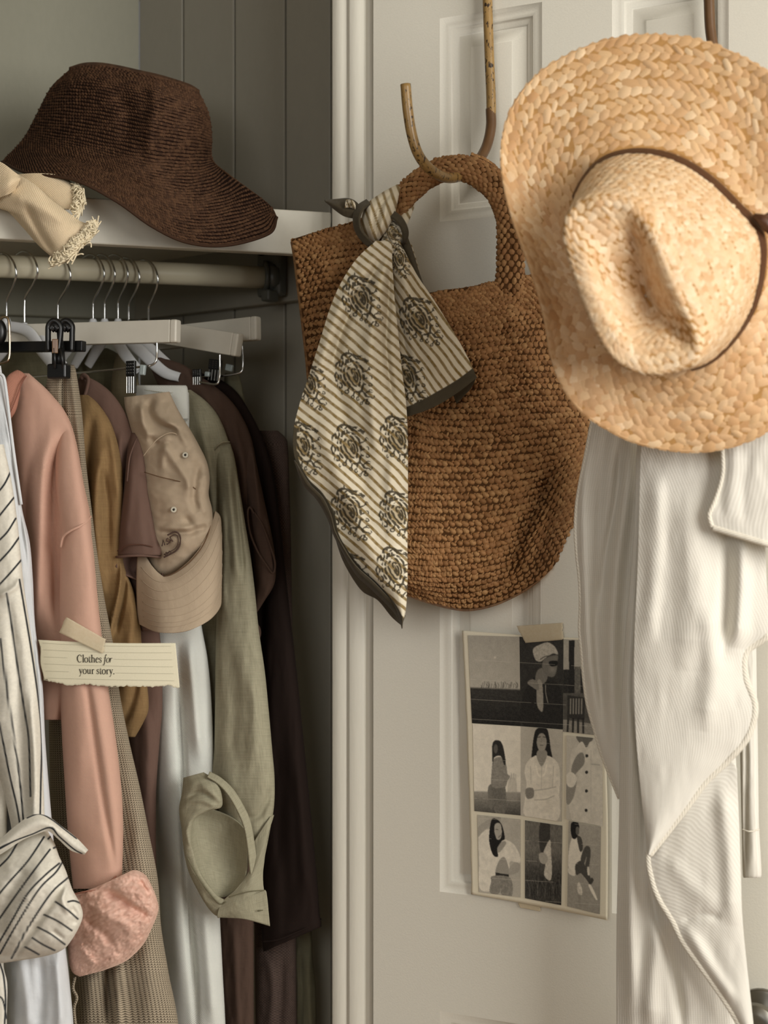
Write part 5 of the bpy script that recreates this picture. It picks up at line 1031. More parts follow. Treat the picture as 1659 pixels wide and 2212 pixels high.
# ================================================================ woven tote bag
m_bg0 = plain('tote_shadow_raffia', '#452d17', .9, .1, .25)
m_bg = straw('tote_raffia', ['#8c623b', '#9f7448', '#7a532d', '#ac8456', '#936a40'], .62, 800, .5, spec=.3)
o = thing('tote_bag', 'brown crocheted raffia tote bag hanging from the bamboo hook', 'bag', WV(1000, 1318, 1.92))
BR = [[(632, 518), (690, 500), (750, 484), (800, 470), (845, 500), (880, 570), (908, 630), (960, 628), (1020, 620), (1062, 610), (1120, 600), (1180, 590), (1240, 585)],
 [(638, 560), (700, 540), (760, 525), (810, 525), (850, 570), (885, 630), (915, 672), (965, 668), (1022, 660), (1075, 650), (1140, 640), (1200, 635), (1250, 632)],
 [(645, 620), (700, 605), (760, 600), (815, 610), (855, 650), (890, 700), (920, 724), (970, 720), (1030, 713), (1090, 702), (1150, 692), (1205, 690), (1258, 690)],
 [(655, 700), (700, 690), (760, 690), (815, 700), (860, 735), (895, 770), (925, 787), (975, 786), (1035, 780), (1095, 771), (1155, 766), (1210, 765), (1265, 765)],
 [(665, 790), (710, 785), (765, 790), (820, 800), (860, 820), (895, 840), (930, 852), (985, 853), (1045, 850), (1100, 843), (1160, 838), (1215, 838), (1270, 838)],
 [(672, 880), (715, 885), (770, 890), (825, 900), (865, 910), (900, 918), (935, 925), (990, 928), (1050, 925), (1110, 918), (1165, 912), (1220, 908), (1273, 905)],
 [(680, 970), (725, 980), (775, 990), (830, 1000), (868, 1005), (905, 1008), (940, 1010), (995, 1010), (1055, 1006), (1115, 999), (1170, 990), (1225, 975), (1269, 960)],
 [(700, 1060), (740, 1070), (785, 1080), (835, 1090), (872, 1092), (908, 1093), (945, 1094), (1000, 1093), (1060, 1087), (1115, 1078), (1165, 1062), (1220, 1032), (1260, 1008)],
 [(730, 1140), (765, 1155), (805, 1165), (845, 1172), (880, 1176), (915, 1178), (950, 1178), (1005, 1175), (1060, 1167), (1110, 1153), (1160, 1128), (1215, 1088), (1252, 1056)],
 [(770, 1200), (800, 1215), (830, 1228), (860, 1238), (890, 1245), (920, 1249), (955, 1251), (1005, 1248), (1055, 1239), (1100, 1224), (1150, 1195), (1200, 1148), (1243, 1112)],
 [(815, 1255), (840, 1268), (862, 1277), (880, 1284), (905, 1293), (935, 1302), (965, 1310), (1005, 1316), (1050, 1310), (1095, 1294), (1142, 1268), (1192, 1228), (1231, 1170)]]
def bagY(i, j):
    u = j/12; v = i/10; base = 1.915-.010*u
    return base-.030*math.sin(math.pi*min(max(u, 0), 1))**.7*math.sin(math.pi*(.15+.8*v))**.8+(.035*max(0, v-.88)/.12)**1+.018*(abs(2*u-1)**4)
bn = np.array([[(x, y, bagY(i, j)) for j, (x, y) in enumerate(r)] for i, r in enumerate(BR)])
bd = foldfn([([(1200, 1000), (1165, 1080), (1130, 1150), (1105, 1210), (1085, 1260)], -.018, 16), ([(1232, 990), (1200, 1080), (1160, 1160), (1120, 1240)], .014, 24), ([(1080, 640), (1120, 700), (1150, 800), (1170, 900)], .010, 30), ([(1110, 640), (1170, 720), (1215, 850)], -.010, 22), ([(960, 660), (980, 760), (985, 900)], -.006, 40), ([(680, 520), (700, 620), (705, 760)], .008, 40)])
S = Surf(bn, disp=lambda X, Y, u, v: bd(X, Y))
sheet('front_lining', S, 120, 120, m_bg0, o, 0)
bb = bn.copy(); bb[..., 2] += .045; bb[1:-1, 1:-1, 2] += .005; bb[0, :6, 1] += 10
sheet('back_panel', Surf(bb), 60, 60, m_bg, o, .003, {'rnd': lambda X, Y, u, v: vnoise(X/6, Y/6)})
for nm, e1, e2 in (('side_edge', 0, 0), ('side_edge', 1, 0), ('base_edge', 0, 1)):
    t_ = np.linspace(0, 1, 60); A = S(np.full(60, float(e1)), t_) if not e2 else S(t_, np.ones(60)); B = Surf(bb)(np.full(60, float(e1)), t_) if not e2 else Surf(bb)(t_, np.ones(60))
    mid_ = (A+B)/2+(np.array([-.003 if e1 == 0 else .0, .0, 0]) if not e2 else np.array([0, 0, -.003]))
    P = np.stack([A, mid_, B]); fast_mesh(nm, P.reshape(-1, 3), gridq(3, 60), None, m_bg, o, None, {'rnd': np.tile(rng.random(60), 3)})
U, Vv, An = [], [], []
NR = 57
for i in range(NR):
    v = (i+.5)/NR; n_ = int(np.hypot(*np.diff(S.px(np.linspace(0, 1, 80), np.full(80, v))[:, :2], axis=0).T).sum()/11.4)
    uu = (np.arange(n_)+.25+.5*(i % 2))/n_; U.append(uu); Vv.append(v+.0016*np.sin(uu*50+i*1.7)); An.append(np.full(n_, .55))
U = np.clip(np.concatenate(U), .002, .998); Vv = np.concatenate(Vv); An = np.concatenate(An)
pillows('crochet_stitches', S, U, Vv, .0049, .0035, .0027, An, m_bg, o, 5, tilt=.3, jit=.13)
e_ = S.px(U, Vv); 
pillows('crochet_loops', S, np.clip(U+.0065, 0, 1), Vv-.005, .0034, .0014, .0026, -.85, m_bg, o, 4, jit=.2, seed=5)
t_ = np.linspace(0, 1, 90); te = S(t_, np.zeros(90)); n_ = 120
tube('top_rim', S(np.linspace(0, 1, 200), np.full(200, .004)), .0020, m_bg0, o, 8)
def tubesurf(path, rw, rt, ns):
    P = cr(np.asarray(path, float), np.linspace(0, 1, ns)); Wd = W(P[:, 0], P[:, 1], P[:, 2]); T = np.gradient(Wd, axis=0); T /= np.linalg.norm(T, axis=1, keepdims=True)
    Bv = np.cross(T, np.array([0, 1., 0])); Bv /= np.linalg.norm(Bv, axis=1, keepdims=True); Nv = np.cross(Bv, T)
    def f(u, v):
        u = np.asarray(u, float); v = np.clip(np.asarray(v, float), 0, 1); x = v*(ns-1); i = np.clip(np.floor(x).astype(int), 0, ns-2); fr = (x-i)[..., None]
        c = Wd[i]*(1-fr)+Wd[i+1]*fr; b = Bv[i]*(1-fr)+Bv[i+1]*fr; n = Nv[i]*(1-fr)+Nv[i+1]*fr; a = u*2*np.pi
        ww = np.interp(v, np.linspace(0, 1, len(rw)), rw)[..., None]; tt = np.interp(v, np.linspace(0, 1, len(rt)), rt)[..., None]
        # flattened, with a ridge groove along the middle of the face
        gr = 1-.22*np.exp(-(np.cos(a)/.22)**2)[..., None]
        return c+b*np.cos(a)[..., None]*ww+n*np.sin(a)[..., None]*tt*gr
    def ow(u, v):
        v = np.clip(np.asarray(v, float), 0, 1); x = v*(ns-1); i = np.clip(np.floor(x).astype(int), 0, ns-2); a = np.asarray(u)*2*np.pi
        return Bv[i]*np.cos(a)[..., None]+Nv[i]*np.sin(a)[..., None]
    return FSurf(f, ow)
H = tubesurf([(828, 590, 1.905), (832, 530, 1.905), (845, 468, 1.905), (872, 425, 1.905), (912, 388, 1.905), (955, 366, 1.904), (1000, 363, 1.903), (1045, 382, 1.902), (1082, 418, 1.90), (1102, 470, 1.90), (1104, 540, 1.90), (1100, 620, 1.90), (1100, 680, 1.90)], [.022, .017, .0145, .0145, .0150, .0165, .018, .018, .0175, .020], [.011, .0105, .010, .010, .010, .010, .010, .009], 120)
u, v = np.meshgrid(np.linspace(0, 1, 24, endpoint=False), np.linspace(0, 1, 120)); fast_mesh('handle', H(u, v).reshape(-1, 3), gridq(120, 24, True), None, m_bg0, o)
uu, vv = [], []
for i in range(78):
    for j in range(10): uu.append((j+.5*(i % 2))/10); vv.append((i+.5)/78)
pillows('handle_stitches', H, np.array(uu), np.array(vv), .0036, .0048, .0026, .35, m_bg, o, 4, jit=.12, tilt=.2)
# rear handle of the bag, peeping out behind the front one
P = [(1010, 352, 1.945), (1045, 366, 1.945), (1078, 398, 1.945), (1100, 440, 1.945), (1110, 520, 1.945), (1112, 640, 1.945)]
tube('rear_handle', [W(*p) for p in P], .012, m_bg0, o, 12, 50); H2 = tubesurf(P, [.0125, .0125], [.010, .010], 60)
uu, vv = np.meshgrid((np.arange(9)+.5)/9, (np.arange(34)+.5)/34); pillows('handle_stitches', H2, uu, vv, .0036, .0046, .0026, .35, m_bg, o, 4)
# ================================================================ striped scarf knotted on the bag handle
f_scarf = painted('block_print_cotton', .85, .0012, .3, .3)
o = thing('printed_scarf', 'cream and olive striped scarf with dark sprig prints knotted on the tote', 'scarf', WV(868, 1348, 1.85))
CREAM, OLIVE, DARK, INK = (np.array(lin(c)) for c in ('#d8cfba', '#8f7b54', '#4a4232', '#3a3222'))
MOT = [([(-30, -38), (-24, -48), (-10, -50), (4, -44), (18, -44), (30, -36)], 2.0), ([(-24, -48), (-14, -42), (-4, -46)], 1.6), ([(-4, -46), (8, -38), (30, -36)], 1.6), ([(-12, -50), (-14, -56)], 1.6), ([(-28, -40), (-20, -34), (-8, -38)], 1.8),
       ([(-34, -32), (-40, -22), (-37, -10), (-32, -20), (-34, -32)], 1.7), ([(-38, -8), (-42, 4), (-36, 14), (-33, 2), (-38, -8)], 1.7), ([(-32, 14), (-34, 26), (-26, 30), (-25, 20), (-32, 14)], 1.7), ([(-24, -32), (-29, -14), (-27, 6), (-18, 22)], 1.6),
       ([(-18, -30), (-2, -34), (14, -24), (22, -6), (24, 14), (20, 32)], 2.0), ([(-18, -30), (-22, -12), (-18, 8), (-6, 24), (10, 36), (20, 32)], 2.0), ([(-12, -22), (0, -26), (10, -14), (16, 4), (14, 22)], 1.7), ([(-12, -22), (-14, -6), (-8, 8), (2, 20), (14, 22)], 1.7), ([(-6, -14), (2, -16), (8, -2), (8, 12), (0, 4), (-6, -14)], 1.9), ([(0, -6), (4, 4)], 2.0),
       ([(14, -26), (24, -30)], 1.5), ([(22, -10), (34, -16)], 1.5), ([(25, 6), (36, 2)], 1.5), ([(24, 18), (36, 18)], 1.5), ([(20, 32), (30, 42), (34, 56)], 1.9), ([(27, 38), (38, 34)], 1.5), ([(32, 46), (42, 46)], 1.5), ([(30, 50), (24, 58)], 1.5), ([(-6, 24), (-12, 34)], 1.5), ([(6, 33), (2, 44)], 1.5), ([(16, 36), (14, 48)], 1.5)]
DOT = [(26, -31, 4), (36, -18, 4.6), (39, 1, 4.6), (39, 18, 4.6), (41, 33, 4.6), (45, 46, 4.6), (35, 60, 4.8), (22, 61, 4.0), (-13, 37, 4.8), (1, 47, 4.6), (13, 51, 4.2), (-24, 40, 3.6)]
def scarf_col(ang, motifs, hems=(), per=16.6, warp=8, dark=False, bend=0.0, ref=(800, 800)):
    a = math.radians(ang)
    def f(X, Y, u=None, v=None):
        n = len(X); wx = warp*fbm(X/120, Y/120, 6)*2+1.6*fbm(X/14, Y/14, 9)
        dx = X-ref[0]; dy = Y-ref[1]
        s = -dx*math.sin(a)+dy*math.cos(a)+wx+bend*(dx*dx-0*dy)/100
        ph = (s/per) % 1.0; st = np.clip((.185-np.abs(ph-.5))*per/1.3+.5, 0, 1)*(.86+.28*vnoise(X/5, Y/5, 2))
        c = CREAM*(1-st[:, None])+OLIVE*st[:, None]
        ink = np.zeros(n); wash = np.zeros(n)
        for mx, my, sc, rot in motifs:
            m = (np.abs(X-mx) < 66*sc) & (np.abs(Y-my) < 74*sc)
            if not m.any(): continue
            ca, sa = math.cos(rot), math.sin(rot); x = ((X[m]-mx)*ca+(Y[m]-my)*sa)/sc; y = (-(X[m]-mx)*sa+(Y[m]-my)*ca)/sc; r = np.zeros(m.sum())
            x = x+5*fbm(x/9, y/9, 3); y = y+5*fbm(x/9, y/9, 13)
            for pts, w_ in MOT:
                d, t, sd = segdist(x, y, pts); r = np.maximum(r, np.clip((w_*1.3-d)/1.2+.5, 0, 1))
            for px, py, rr in DOT: d = np.hypot(x-px, y-py); r = np.maximum(r, np.clip((rr-d)/1.2+.5, 0, 1)*(1-.75*np.clip((rr*.45-d)+.5, 0, 1)))
            r = r*np.clip((vnoise(x/5.5, y/5.5, 21)-.22)*6, 0, 1)
            ink[m] = np.maximum(ink[m], r)
            e = ((x+2)/24)**2+((y-2)/26)**2; wash[m] = np.maximum(wash[m], np.clip((1-e)*2, 0, 1)*.6)
        c = c*(1-wash[:, None])+(OLIVE*1.05)*wash[:, None]; c = c*(1-ink[:, None]*.93)+INK*ink[:, None]*.93
        for pts, w_ in hems:
            d, t, sd = segdist(X, Y, pts); k = np.clip((w_-d)/1.5+.5, 0, 1)[:, None]; c = c*(1-k)+DARK*k
        if dark: c = np.broadcast_to(DARK, c.shape)*(.9+.2*vnoise(X/4, Y/4)[:, None])
        return c
    return f
Le = np.array([(812, 520), (770, 560), (735, 615), (712, 670), (692, 735), (668, 810), (648, 870), (634, 930), (636, 985), (660, 1035), (692, 1068), (716, 1110), (728, 1160), (770, 1224), (812, 1264), (850, 1308), (868, 1348)], float)
Re = np.array([(846, 522), (848, 580), (852, 640), (860, 720), (868, 800), (876, 860), (880, 920), (881, 980), (881, 1030), (881, 1080), (881, 1120), (880, 1160), (880, 1200), (880, 1240), (879, 1275), (876, 1315), (869, 1348)], float)
rows = []
for i in range(17):
    t = np.linspace(0, 1, 13)[:, None]; P = Le[i]*(1-t)+Re[i]*t; P[:, 1] += 10*np.sin(t[:, 0]*np.pi)*min(1, i/4)
    y = 1.848+.010*np.cos(t*np.pi*1.0)*min(1, i/5)-.012*np.sin(t*np.pi)*min(1, i/4); rows.append(np.concatenate([P, y], 1))
sf = foldfn([([(835, 545), (790, 620), (745, 700), (715, 800)], -.010, 10), ([(838, 545), (815, 640), (800, 760), (805, 900), (820, 1000)], .012, 16), ([(842, 560), (838, 660), (835, 760), (850, 880)], -.010, 8), ([(805, 560), (745, 640), (700, 760), (670, 880)], .008, 14), ([(720, 740), (735, 860), (770, 980), (800, 1080)], -.006, 16), ([(690, 900), (720, 1000), (760, 1100), (810, 1220)], .007, 20), ([(850, 940), (845, 1060), (850, 1180)], .006, 14)])
S = Surf(np.array(rows), disp=lambda X, Y, u, v: sf(X, Y)+.003*fbm(X/30, Y/40, 4))
main_m = [(780, 645, .95, 0), (764, 812, .95, .05), (757, 967, .97, 0), (756, 1105, .97, .02), (654, 962, .95, .1), (860, 948, .95, 0), (860, 1110, .95, 0), (852, 1230, .92, .05), (668, 830, .85, .1), (760, 1240, .9, 0)]
hem1 = [([(633, 930), (634, 985), (658, 1037), (690, 1070), (714, 1112), (726, 1162), (768, 1226), (810, 1266), (848, 1310), (868, 1350)], 9)]
sheet('main_fall', S, 250, 620, f_scarf, o, .0012, {'Col': scarf_col(41, main_m, hem1, bend=-.02)})
# dark bound hem along the lower left edge
hp = np.array([(640, 1000, 1.852), (668, 1044, 1.850), (698, 1076, 1.848), (716, 1116, 1.847), (726, 1152, 1.846), (764, 1216, 1.845), (808, 1258, 1.844), (848, 1300, 1.844), (876, 1330, 1.845)])
hq = np.array([(636, 994, 1.862), (655, 1046, 1.862), (684, 1078, 1.862), (708, 1120, 1.862), (724, 1162, 1.862), (766, 1236, 1.861), (806, 1276, 1.860), (846, 1316, 1.859), (868, 1349, 1.858)])
sheet('bound_hem', Surf(net([hp, (hp+hq)/2+[0, 0, -.004], hq], 30)), 120, 16, f_scarf, o, .0015, {'Col': scarf_col(0, [], dark=True)})
hb = np.array([(722, 1150, 1.862), (745, 1205, 1.864), (790, 1262, 1.866), (820, 1280, 1.866), (848, 1318, 1.866), (866, 1348, 1.864)]); hc = hb+np.array([(0, 4, .01), (-2, 10, .01), (-10, 12, .012), (-4, 16, .012), (-2, 14, .01), (1, 2, .006)])
sheet('hem_underside', Surf(net([hb, hc], 20)), 60, 8, f_scarf, o, .001, {'Col': scarf_col(0, [], dark=True)})
Lf = np.array([(846, 520), (848, 600), (853, 680), (862, 760), (871, 830), (880, 900)], float); Rf = np.array([(862, 520), (898, 590), (938, 650), (980, 718), (1010, 772), (1030, 816)], float)
rows = []
for i in range(6):
    t = np.linspace(0, 1, 11)[:, None]; P = Lf[i]*(1-t)+Rf[i]*t; P[:, 1] += 12*np.sin(t[:, 0]*np.pi)*(i/5)
    y = 1.856-.016*np.sin(t*np.pi*.9)*min(1, i/2+.2)-.004*t; rows.append(np.concatenate([P, y], 1))
ff = foldfn([([(852, 560), (862, 660), (880, 770), (905, 870)], -.009, 9), ([(858, 545), (885, 640), (930, 760), (960, 830)], .010, 16), ([(870, 560), (920, 660), (985, 780)], -.005, 12)])
S = Surf(np.array(rows), disp=lambda X, Y, u, v: ff(X, Y))
sheet('side_fall', S, 170, 300, f_scarf, o, .0012, {'Col': scarf_col(52, [(905, 690, .95, -.12), (878, 815, .95, 0), (862, 560, .6, .2)], [([(880, 900), (915, 885), (960, 860), (1000, 836), (1032, 812)], 20)], per=15, ref=(900, 700))})
S = Surf(net([[(975, 838), (1000, 830), (1028, 818)], [(980, 856), (1000, 850), (1018, 838)], [(986, 872), (996, 862), (1006, 850)]], 7, [[1.862, 1.858, 1.854], [1.868, 1.864, 1.86], [1.87, 1.868, 1.864]])); sheet('hem_underside', S, 30, 16, f_scarf, o, .001, {'Col': scarf_col(0, [], dark=True)})
S = Surf(net([[(852, 496), (864, 492), (876, 500)], [(868, 545), (880, 540), (893, 548)], [(884, 590), (896, 588), (907, 594)], [(904, 640), (914, 632), (924, 640)]], 7, [[1.866, 1.862, 1.868]]*4)); sheet('dark_border', S, 24, 60, f_scarf, o, .0012, {'Col': scarf_col(0, [], dark=True)})
S = Surf(net([[(872, 520), (884, 522), (890, 530)], [(885, 560), (897, 562), (902, 570)], [(900, 610), (908, 612), (912, 618)]], 5, 1.874)); sheet('back_fall', S, 24, 60, f_scarf, o, .0012, {'Col': scarf_col(5, [], per=15)})
# the knot
def kn(f): return {'Col': lambda X, Y: f(X, Y)}
loft('knot_loop', [(858, 398, 866, 402, 1.905, .006), (825, 416, 862, 420, 1.882, .016), (793, 440, 857, 446, 1.868, .022), (781, 470, 850, 472, 1.864, .024), (783, 495, 838, 495, 1.863, .022), (795, 512, 824, 512, 1.864, .014), (806, 522, 816, 522, 1.866, .006)], f_scarf, o, na=90, step=1, caps='tb',
     folds=[([(850, 410), (820, 450), (812, 515)], -.008, 5), ([(800, 440), (800, 480), (808, 515)], .006, 7), ([(838, 430), (830, 470), (815, 512)], .005, 6)], wr=(.003, 16, 26), attr=kn(scarf_col(68, [], per=17, ref=(820, 460))), slope=0)
loft('knot_back_loop', [(880, 412, 898, 420, 1.918, .008), (872, 432, 897, 440, 1.922, .012), (866, 452, 890, 462, 1.915, .014), (858, 474, 880, 484, 1.90, .014), (850, 492, 870, 500, 1.885, .012)], f_scarf, o, na=50, step=1, caps='tb', attr=kn(scarf_col(62, [], per=15)), slope=0)
loft('knot_centre', [(842, 462, 860, 468, 1.872, .008), (838, 478, 872, 490, 1.866, .014), (832, 495, 878, 506, 1.864, .016), (826, 512, 872, 520, 1.864, .016), (822, 528, 862, 532, 1.862, .014), (820, 545, 858, 548, 1.86, .010)], f_scarf, o, na=60, step=1, caps='tb', attr=kn(scarf_col(48, [(848, 505, .55, .2)], per=15)), slope=0, wr=(.004, 12, 16))
dk = {'Col': scarf_col(0, [], dark=True)}
S = Surf(net([[(792, 432), (772, 446), (764, 470), (768, 498), (784, 522), (800, 534)], [(800, 440), (785, 452), (777, 472), (780, 494), (793, 512), (806, 526)]], 24, [[1.862, 1.85, 1.846, 1.848, 1.855], [1.850, 1.838, 1.836, 1.838, 1.848]])); sheet('knot_band', S, 80, 12, f_scarf, o, .003, dk)
S = Surf(net([[(842, 452), (858, 462), (873, 478), (881, 500), (878, 520), (872, 526)], [(836, 466), (852, 474), (864, 488), (870, 504), (870, 518), (868, 524)]], 24, [[1.86, 1.852, 1.848, 1.852, 1.862], [1.852, 1.842, 1.84, 1.844, 1.856]])); sheet('knot_band', S, 80, 12, f_scarf, o, .003, dk)
S = Surf(net([[(701, 433), (725, 431), (750, 429), (764, 433), (774, 440)], [(703, 435), (726, 444), (748, 450), (764, 452), (776, 455)], [(706, 437), (724, 453), (742, 466), (758, 471), (774, 473)]], 15, [[1.872, 1.868, 1.866, 1.862, 1.856], [1.868, 1.856, 1.852, 1.85, 1.85], [1.872, 1.862, 1.858, 1.855, 1.853]])); sheet('knot_tail', S, 60, 24, f_scarf, o, .002, dk)
S = Surf(net([[(748, 432), (758, 431), (766, 438)], [(746, 440), (756, 438), (768, 446)], [(745, 449), (756, 448), (768, 452)]], 7, [[1.850, 1.848, 1.848], [1.845, 1.842, 1.842], [1.848, 1.846, 1.846]])); sheet('tail_lining', S, 24, 24, f_scarf, o, .001, {'Col': scarf_col(70, [(757, 441, .2, 0)], per=9)})

# ================================================================ straw hat
m_st0 = plain('straw_under', '#a87f4e', .9, .1, .25, 120)
m_st = straw('straw_braid', ['#d2a878', '#dfbb8e', '#bf9060', '#e8cba4', '#c99a68', '#d8b084'], .5, 500, .4, (1, 8, 1), .4)
o = thing('straw_hat', 'wide-brimmed golden straw hat with thin brown leather band', 'hat', WV(1440, 973, 1.63))
def ploop(pts, c, n=40):
    """closed outline sampled at equal angles about c"""
    D = cr(np.asarray(pts, float), np.linspace(0, 1, 900, endpoint=False), True); a = np.arctan2(D[:, 1]-c[1], D[:, 0]-c[0]); od = np.argsort(a); a = a[od]; r = np.hypot(D[:, 0]-c[0], D[:, 1]-c[1])[od]
    A = np.linspace(-np.pi, np.pi, n, endpoint=False); R = np.interp(A, np.concatenate([a-2*np.pi, a, a+2*np.pi]), np.concatenate([r, r, r])); return np.stack([c[0]+R*np.cos(A), c[1]+R*np.sin(A)], 1)
outer = [(1375, 79), (1450, 80), (1520, 92), (1590, 120), (1659, 160), (1720, 225), (1765, 330), (1780, 460), (1775, 620), (1752, 760), (1712, 860), (1659, 925), (1600, 955), (1540, 970), (1480, 973), (1420, 965), (1350, 945), (1280, 905), (1240, 870), (1210, 820), (1192, 770), (1180, 700), (1163, 630), (1138, 555), (1110, 480), (1090, 400), (1084, 330), (1094, 270), (1120, 212), (1160, 165), (1220, 125), (1295, 94)]
base = [(1250, 410), (1290, 352), (1345, 325), (1420, 324), (1485, 345), (1545, 385), (1600, 438), (1648, 490), (1656, 560), (1638, 650), (1600, 715), (1550, 768), (1500, 792), (1420, 790), (1340, 745), (1275, 650), (1238, 540), (1235, 470)]
cO, cB = (1435, 520), (1440, 560)
LO = ploop(outer, cO); LB = ploop(base, cB)
def hatY(P, off): return 1.625-.00011*(P[:, 0]-1435)+off
def brimY(P, r):
    ang = np.arctan2(P[:, 1]-520, P[:, 0]-1435); return hatY(P, 0)-.004+.020*r*np.sin(ang*1.0+.4)*0-.030*r**2*np.cos(2*ang+.5)-.010*r
nets = []
for r in np.linspace(0, 1, 6):
    P = LB*(1-r)+LO*r; nets.append(np.concatenate([P, (brimY(P, r)-.018*(1-r)**3)[:, None]], 1))
SB = Surf(np.array(nets), closed=True, disp=lambda X, Y, u, v: .006*fbm(X/80, Y/80, 3))
sheet('brim', SB, 200, 40, m_st0, o, .003, closed=True)
def band_rows(S, rows, pitch, herring, lx, ly, h, nm, v0=0, v1=1, k=4, jit=.12, seed=3, ang0=.6, mat=None):
    U, V, A = [], [], []
    VT = np.linspace(0, 1, 60); uu, vv = np.meshgrid(np.linspace(0, 1, 40), VT); AL = np.concatenate([[0], np.cumsum(np.linalg.norm(np.diff(S(uu, vv), axis=0), axis=2).mean(1))]); AL /= AL[-1]
    for i in range(rows):
        v = float(np.interp(v0+(v1-v0)*(i+.5)/rows, AL, VT)); q = S(np.linspace(0, 1, 200), np.full(200, v)); n_ = max(6, int(np.linalg.norm(np.diff(q, axis=0), axis=1).sum()/pitch))
        U.append((np.arange(n_)+.5*(i % 2)+.07*i)/n_); V.append(np.full(n_, v)); A.append(np.full(n_, ang0 if i % 2 == 0 else (-ang0 if herring else ang0)))
    return pillows(nm, S, np.concatenate(U), np.concatenate(V), lx, ly, h, np.concatenate(A), mat or m_st, o, k, jit=jit, tilt=.35, seed=seed, sq=.10, pw=(5, 4), lift=.0006)
band_rows(SB, 13, .0112, True, .0110, .0061, .0015, 'braid_strands', .02, 1.0, 5)
tube('brim_edge', SB(np.linspace(0, 1, 300, endpoint=False), np.full(300, 1.0)), .0022, m_st, o, 8, closed=True)
top = [(1221, 500), (1240, 455), (1285, 432), (1335, 435), (1378, 455), (1408, 505), (1440, 590), (1475, 668), (1508, 742), (1490, 780), (1425, 803), (1360, 795), (1310, 752), (1270, 670), (1238, 580)]
mid = [(1228, 470), (1262, 400), (1315, 366), (1385, 362), (1450, 385), (1515, 430), (1572, 492), (1605, 560), (1598, 650), (1575, 715), (1540, 762), (1500, 790), (1420, 800), (1345, 772), (1290, 700), (1248, 600), (1228, 520)]
mid2 = [(1222, 488), (1246, 440), (1292, 408), (1350, 405), (1405, 430), (1455, 480), (1505, 555), (1540, 640), (1545, 710), (1525, 765), (1495, 788), (1425, 803), (1355, 785), (1302, 728), (1260, 640), (1234, 550)]
cT = (1370, 625); LT = ploop(top, cT); LM = ploop(mid, (1415, 590)); LM2 = ploop(mid2, (1390, 610))
dline = np.array([(1330, 510), (1362, 570), (1395, 640), (1425, 700), (1450, 745)], float)
D0 = cT+(LT-cT)*.62; D1 = dline[2]+(LT-cT)*.24
def addY(P, y): return np.concatenate([P, (hatY(P, 0)+y)[:, None]], 1)
D1 = D1*.6+.4*np.stack([np.interp(D1[:, 1], dline[:, 1], dline[:, 0]), D1[:, 1]], 1)
cnet = np.array([addY(LB, -.024), addY(LB*.55+LM*.45, -.050), addY(LM, -.080), addY(LM2, -.118), addY(LT, -.140), addY(D0, -.128), addY(D1, -.098), addY(dline[2]+(LT-cT)*.02, -.090)])
cdn = foldfn([([(1345, 470), (1385, 540), (1425, 630), (1465, 710), (1485, 755)], -.018, 22), ([(1255, 500), (1280, 600), (1320, 700), (1370, 770)], .010, 26)])
SC = Surf(cnet, closed=True, disp=lambda X, Y, u, v: cdn(X, Y)*np.clip((v-.5)*6, 0, 1)+.004*fbm(X/50, Y/50, 7))
sheet('crown', SC, 200, 90, m_st0, o, .002, closed=True)
m_st2 = straw('straw_crown_weave', ['#dbb98f', '#e5c8a2', '#cb9f70', '#ebd3b2', '#d3aa7c'], .5, 600, .4, (1, 6, 1), .4)
band_rows(SC, 40, .0074, True, .0066, .0043, .0011, 'woven_strands', .01, .97, 4, .16, 9, .9, m_st2)
m_lea = plain('brown_leather', '#4a2c18', .45, .4, .2, 60)
V1 = np.linspace(0, 1, 200, endpoint=False); b1_ = SC(V1, np.full(200, .02)); b2_ = SC(V1, np.full(200, .11)); nb = SC.normal(V1, np.full(200, .06))
P = np.stack([b1_+nb*.002, (b1_+b2_)/2+nb*.0045, b2_+nb*.002]); fast_mesh('leather_band', P.reshape(-1, 3), gridq(3, 200, True), None, m_lea, o)
kx = W(1645, 484, 1.56); tube('band_knot', [kx+np.array(d) for d in ((-.008, 0, .009), (.0, -.006, .003), (.006, -.006, -.005), (.012, -.002, -.012))], [.003, .0065, .006, .003], m_lea, o, 12, 20)
tube('band_tie', [W(*p) for p in [(1640, 478, 1.56), (1668, 462, 1.56), (1690, 470, 1.56)]], .0032, m_lea, o, 8, 12)

# ================================================================ white gauze cloth hanging below the hat
def gauze(name, per=.0035, rib=False, bump=.8):
    t = NT(name, .95, .1); uv, x, y, tc = t.uv(); c1, c2 = lin('#dfdbd1'), lin('#c6c0b2')
    h = t.math('MULTIPLY_ADD', t.math('SINE', t.math('MULTIPLY', t.math('ADD', x, t.math('MULTIPLY', t.noise(40, detail=2), .004)), 2*math.pi/per)), .4, .5)
    if not rib: h = t.math('MULTIPLY_ADD', sinw(t, y, per*.8), .15, h)
    n_ = t.noise(120, sc=(1, .35, 1), detail=4); hh = t.math('MULTIPLY_ADD', n_, .8, h)
    col = t.mix(t.math('MULTIPLY', t.math('SUBTRACT', 1.0, h), .45), c1, c2)
    b1 = t.bump(t.noise(28, sc=(1, .4, 1), detail=4), .16, .006); b2 = t.bump(hh, bump*.26, .001, b1)
    t.b.inputs['Sheen Weight'].default_value = .2; t.b.inputs['Subsurface Weight'].default_value = .0
    return t.out(col, b2)
f_mus = gauze('white_muslin', .0030); f_gz = gauze('white_ribbed_gauze', .0046, True, .6)
f_hem = fabric('muslin_hem', '#e3ddcf', '#cdc5b3', 'twill', .004, .6, .3, .5)
o = thing('muslin_cloth', 'white muslin cloth draped in folds below the straw hat', 'cloth', WV(1460, 2212, 1.72))
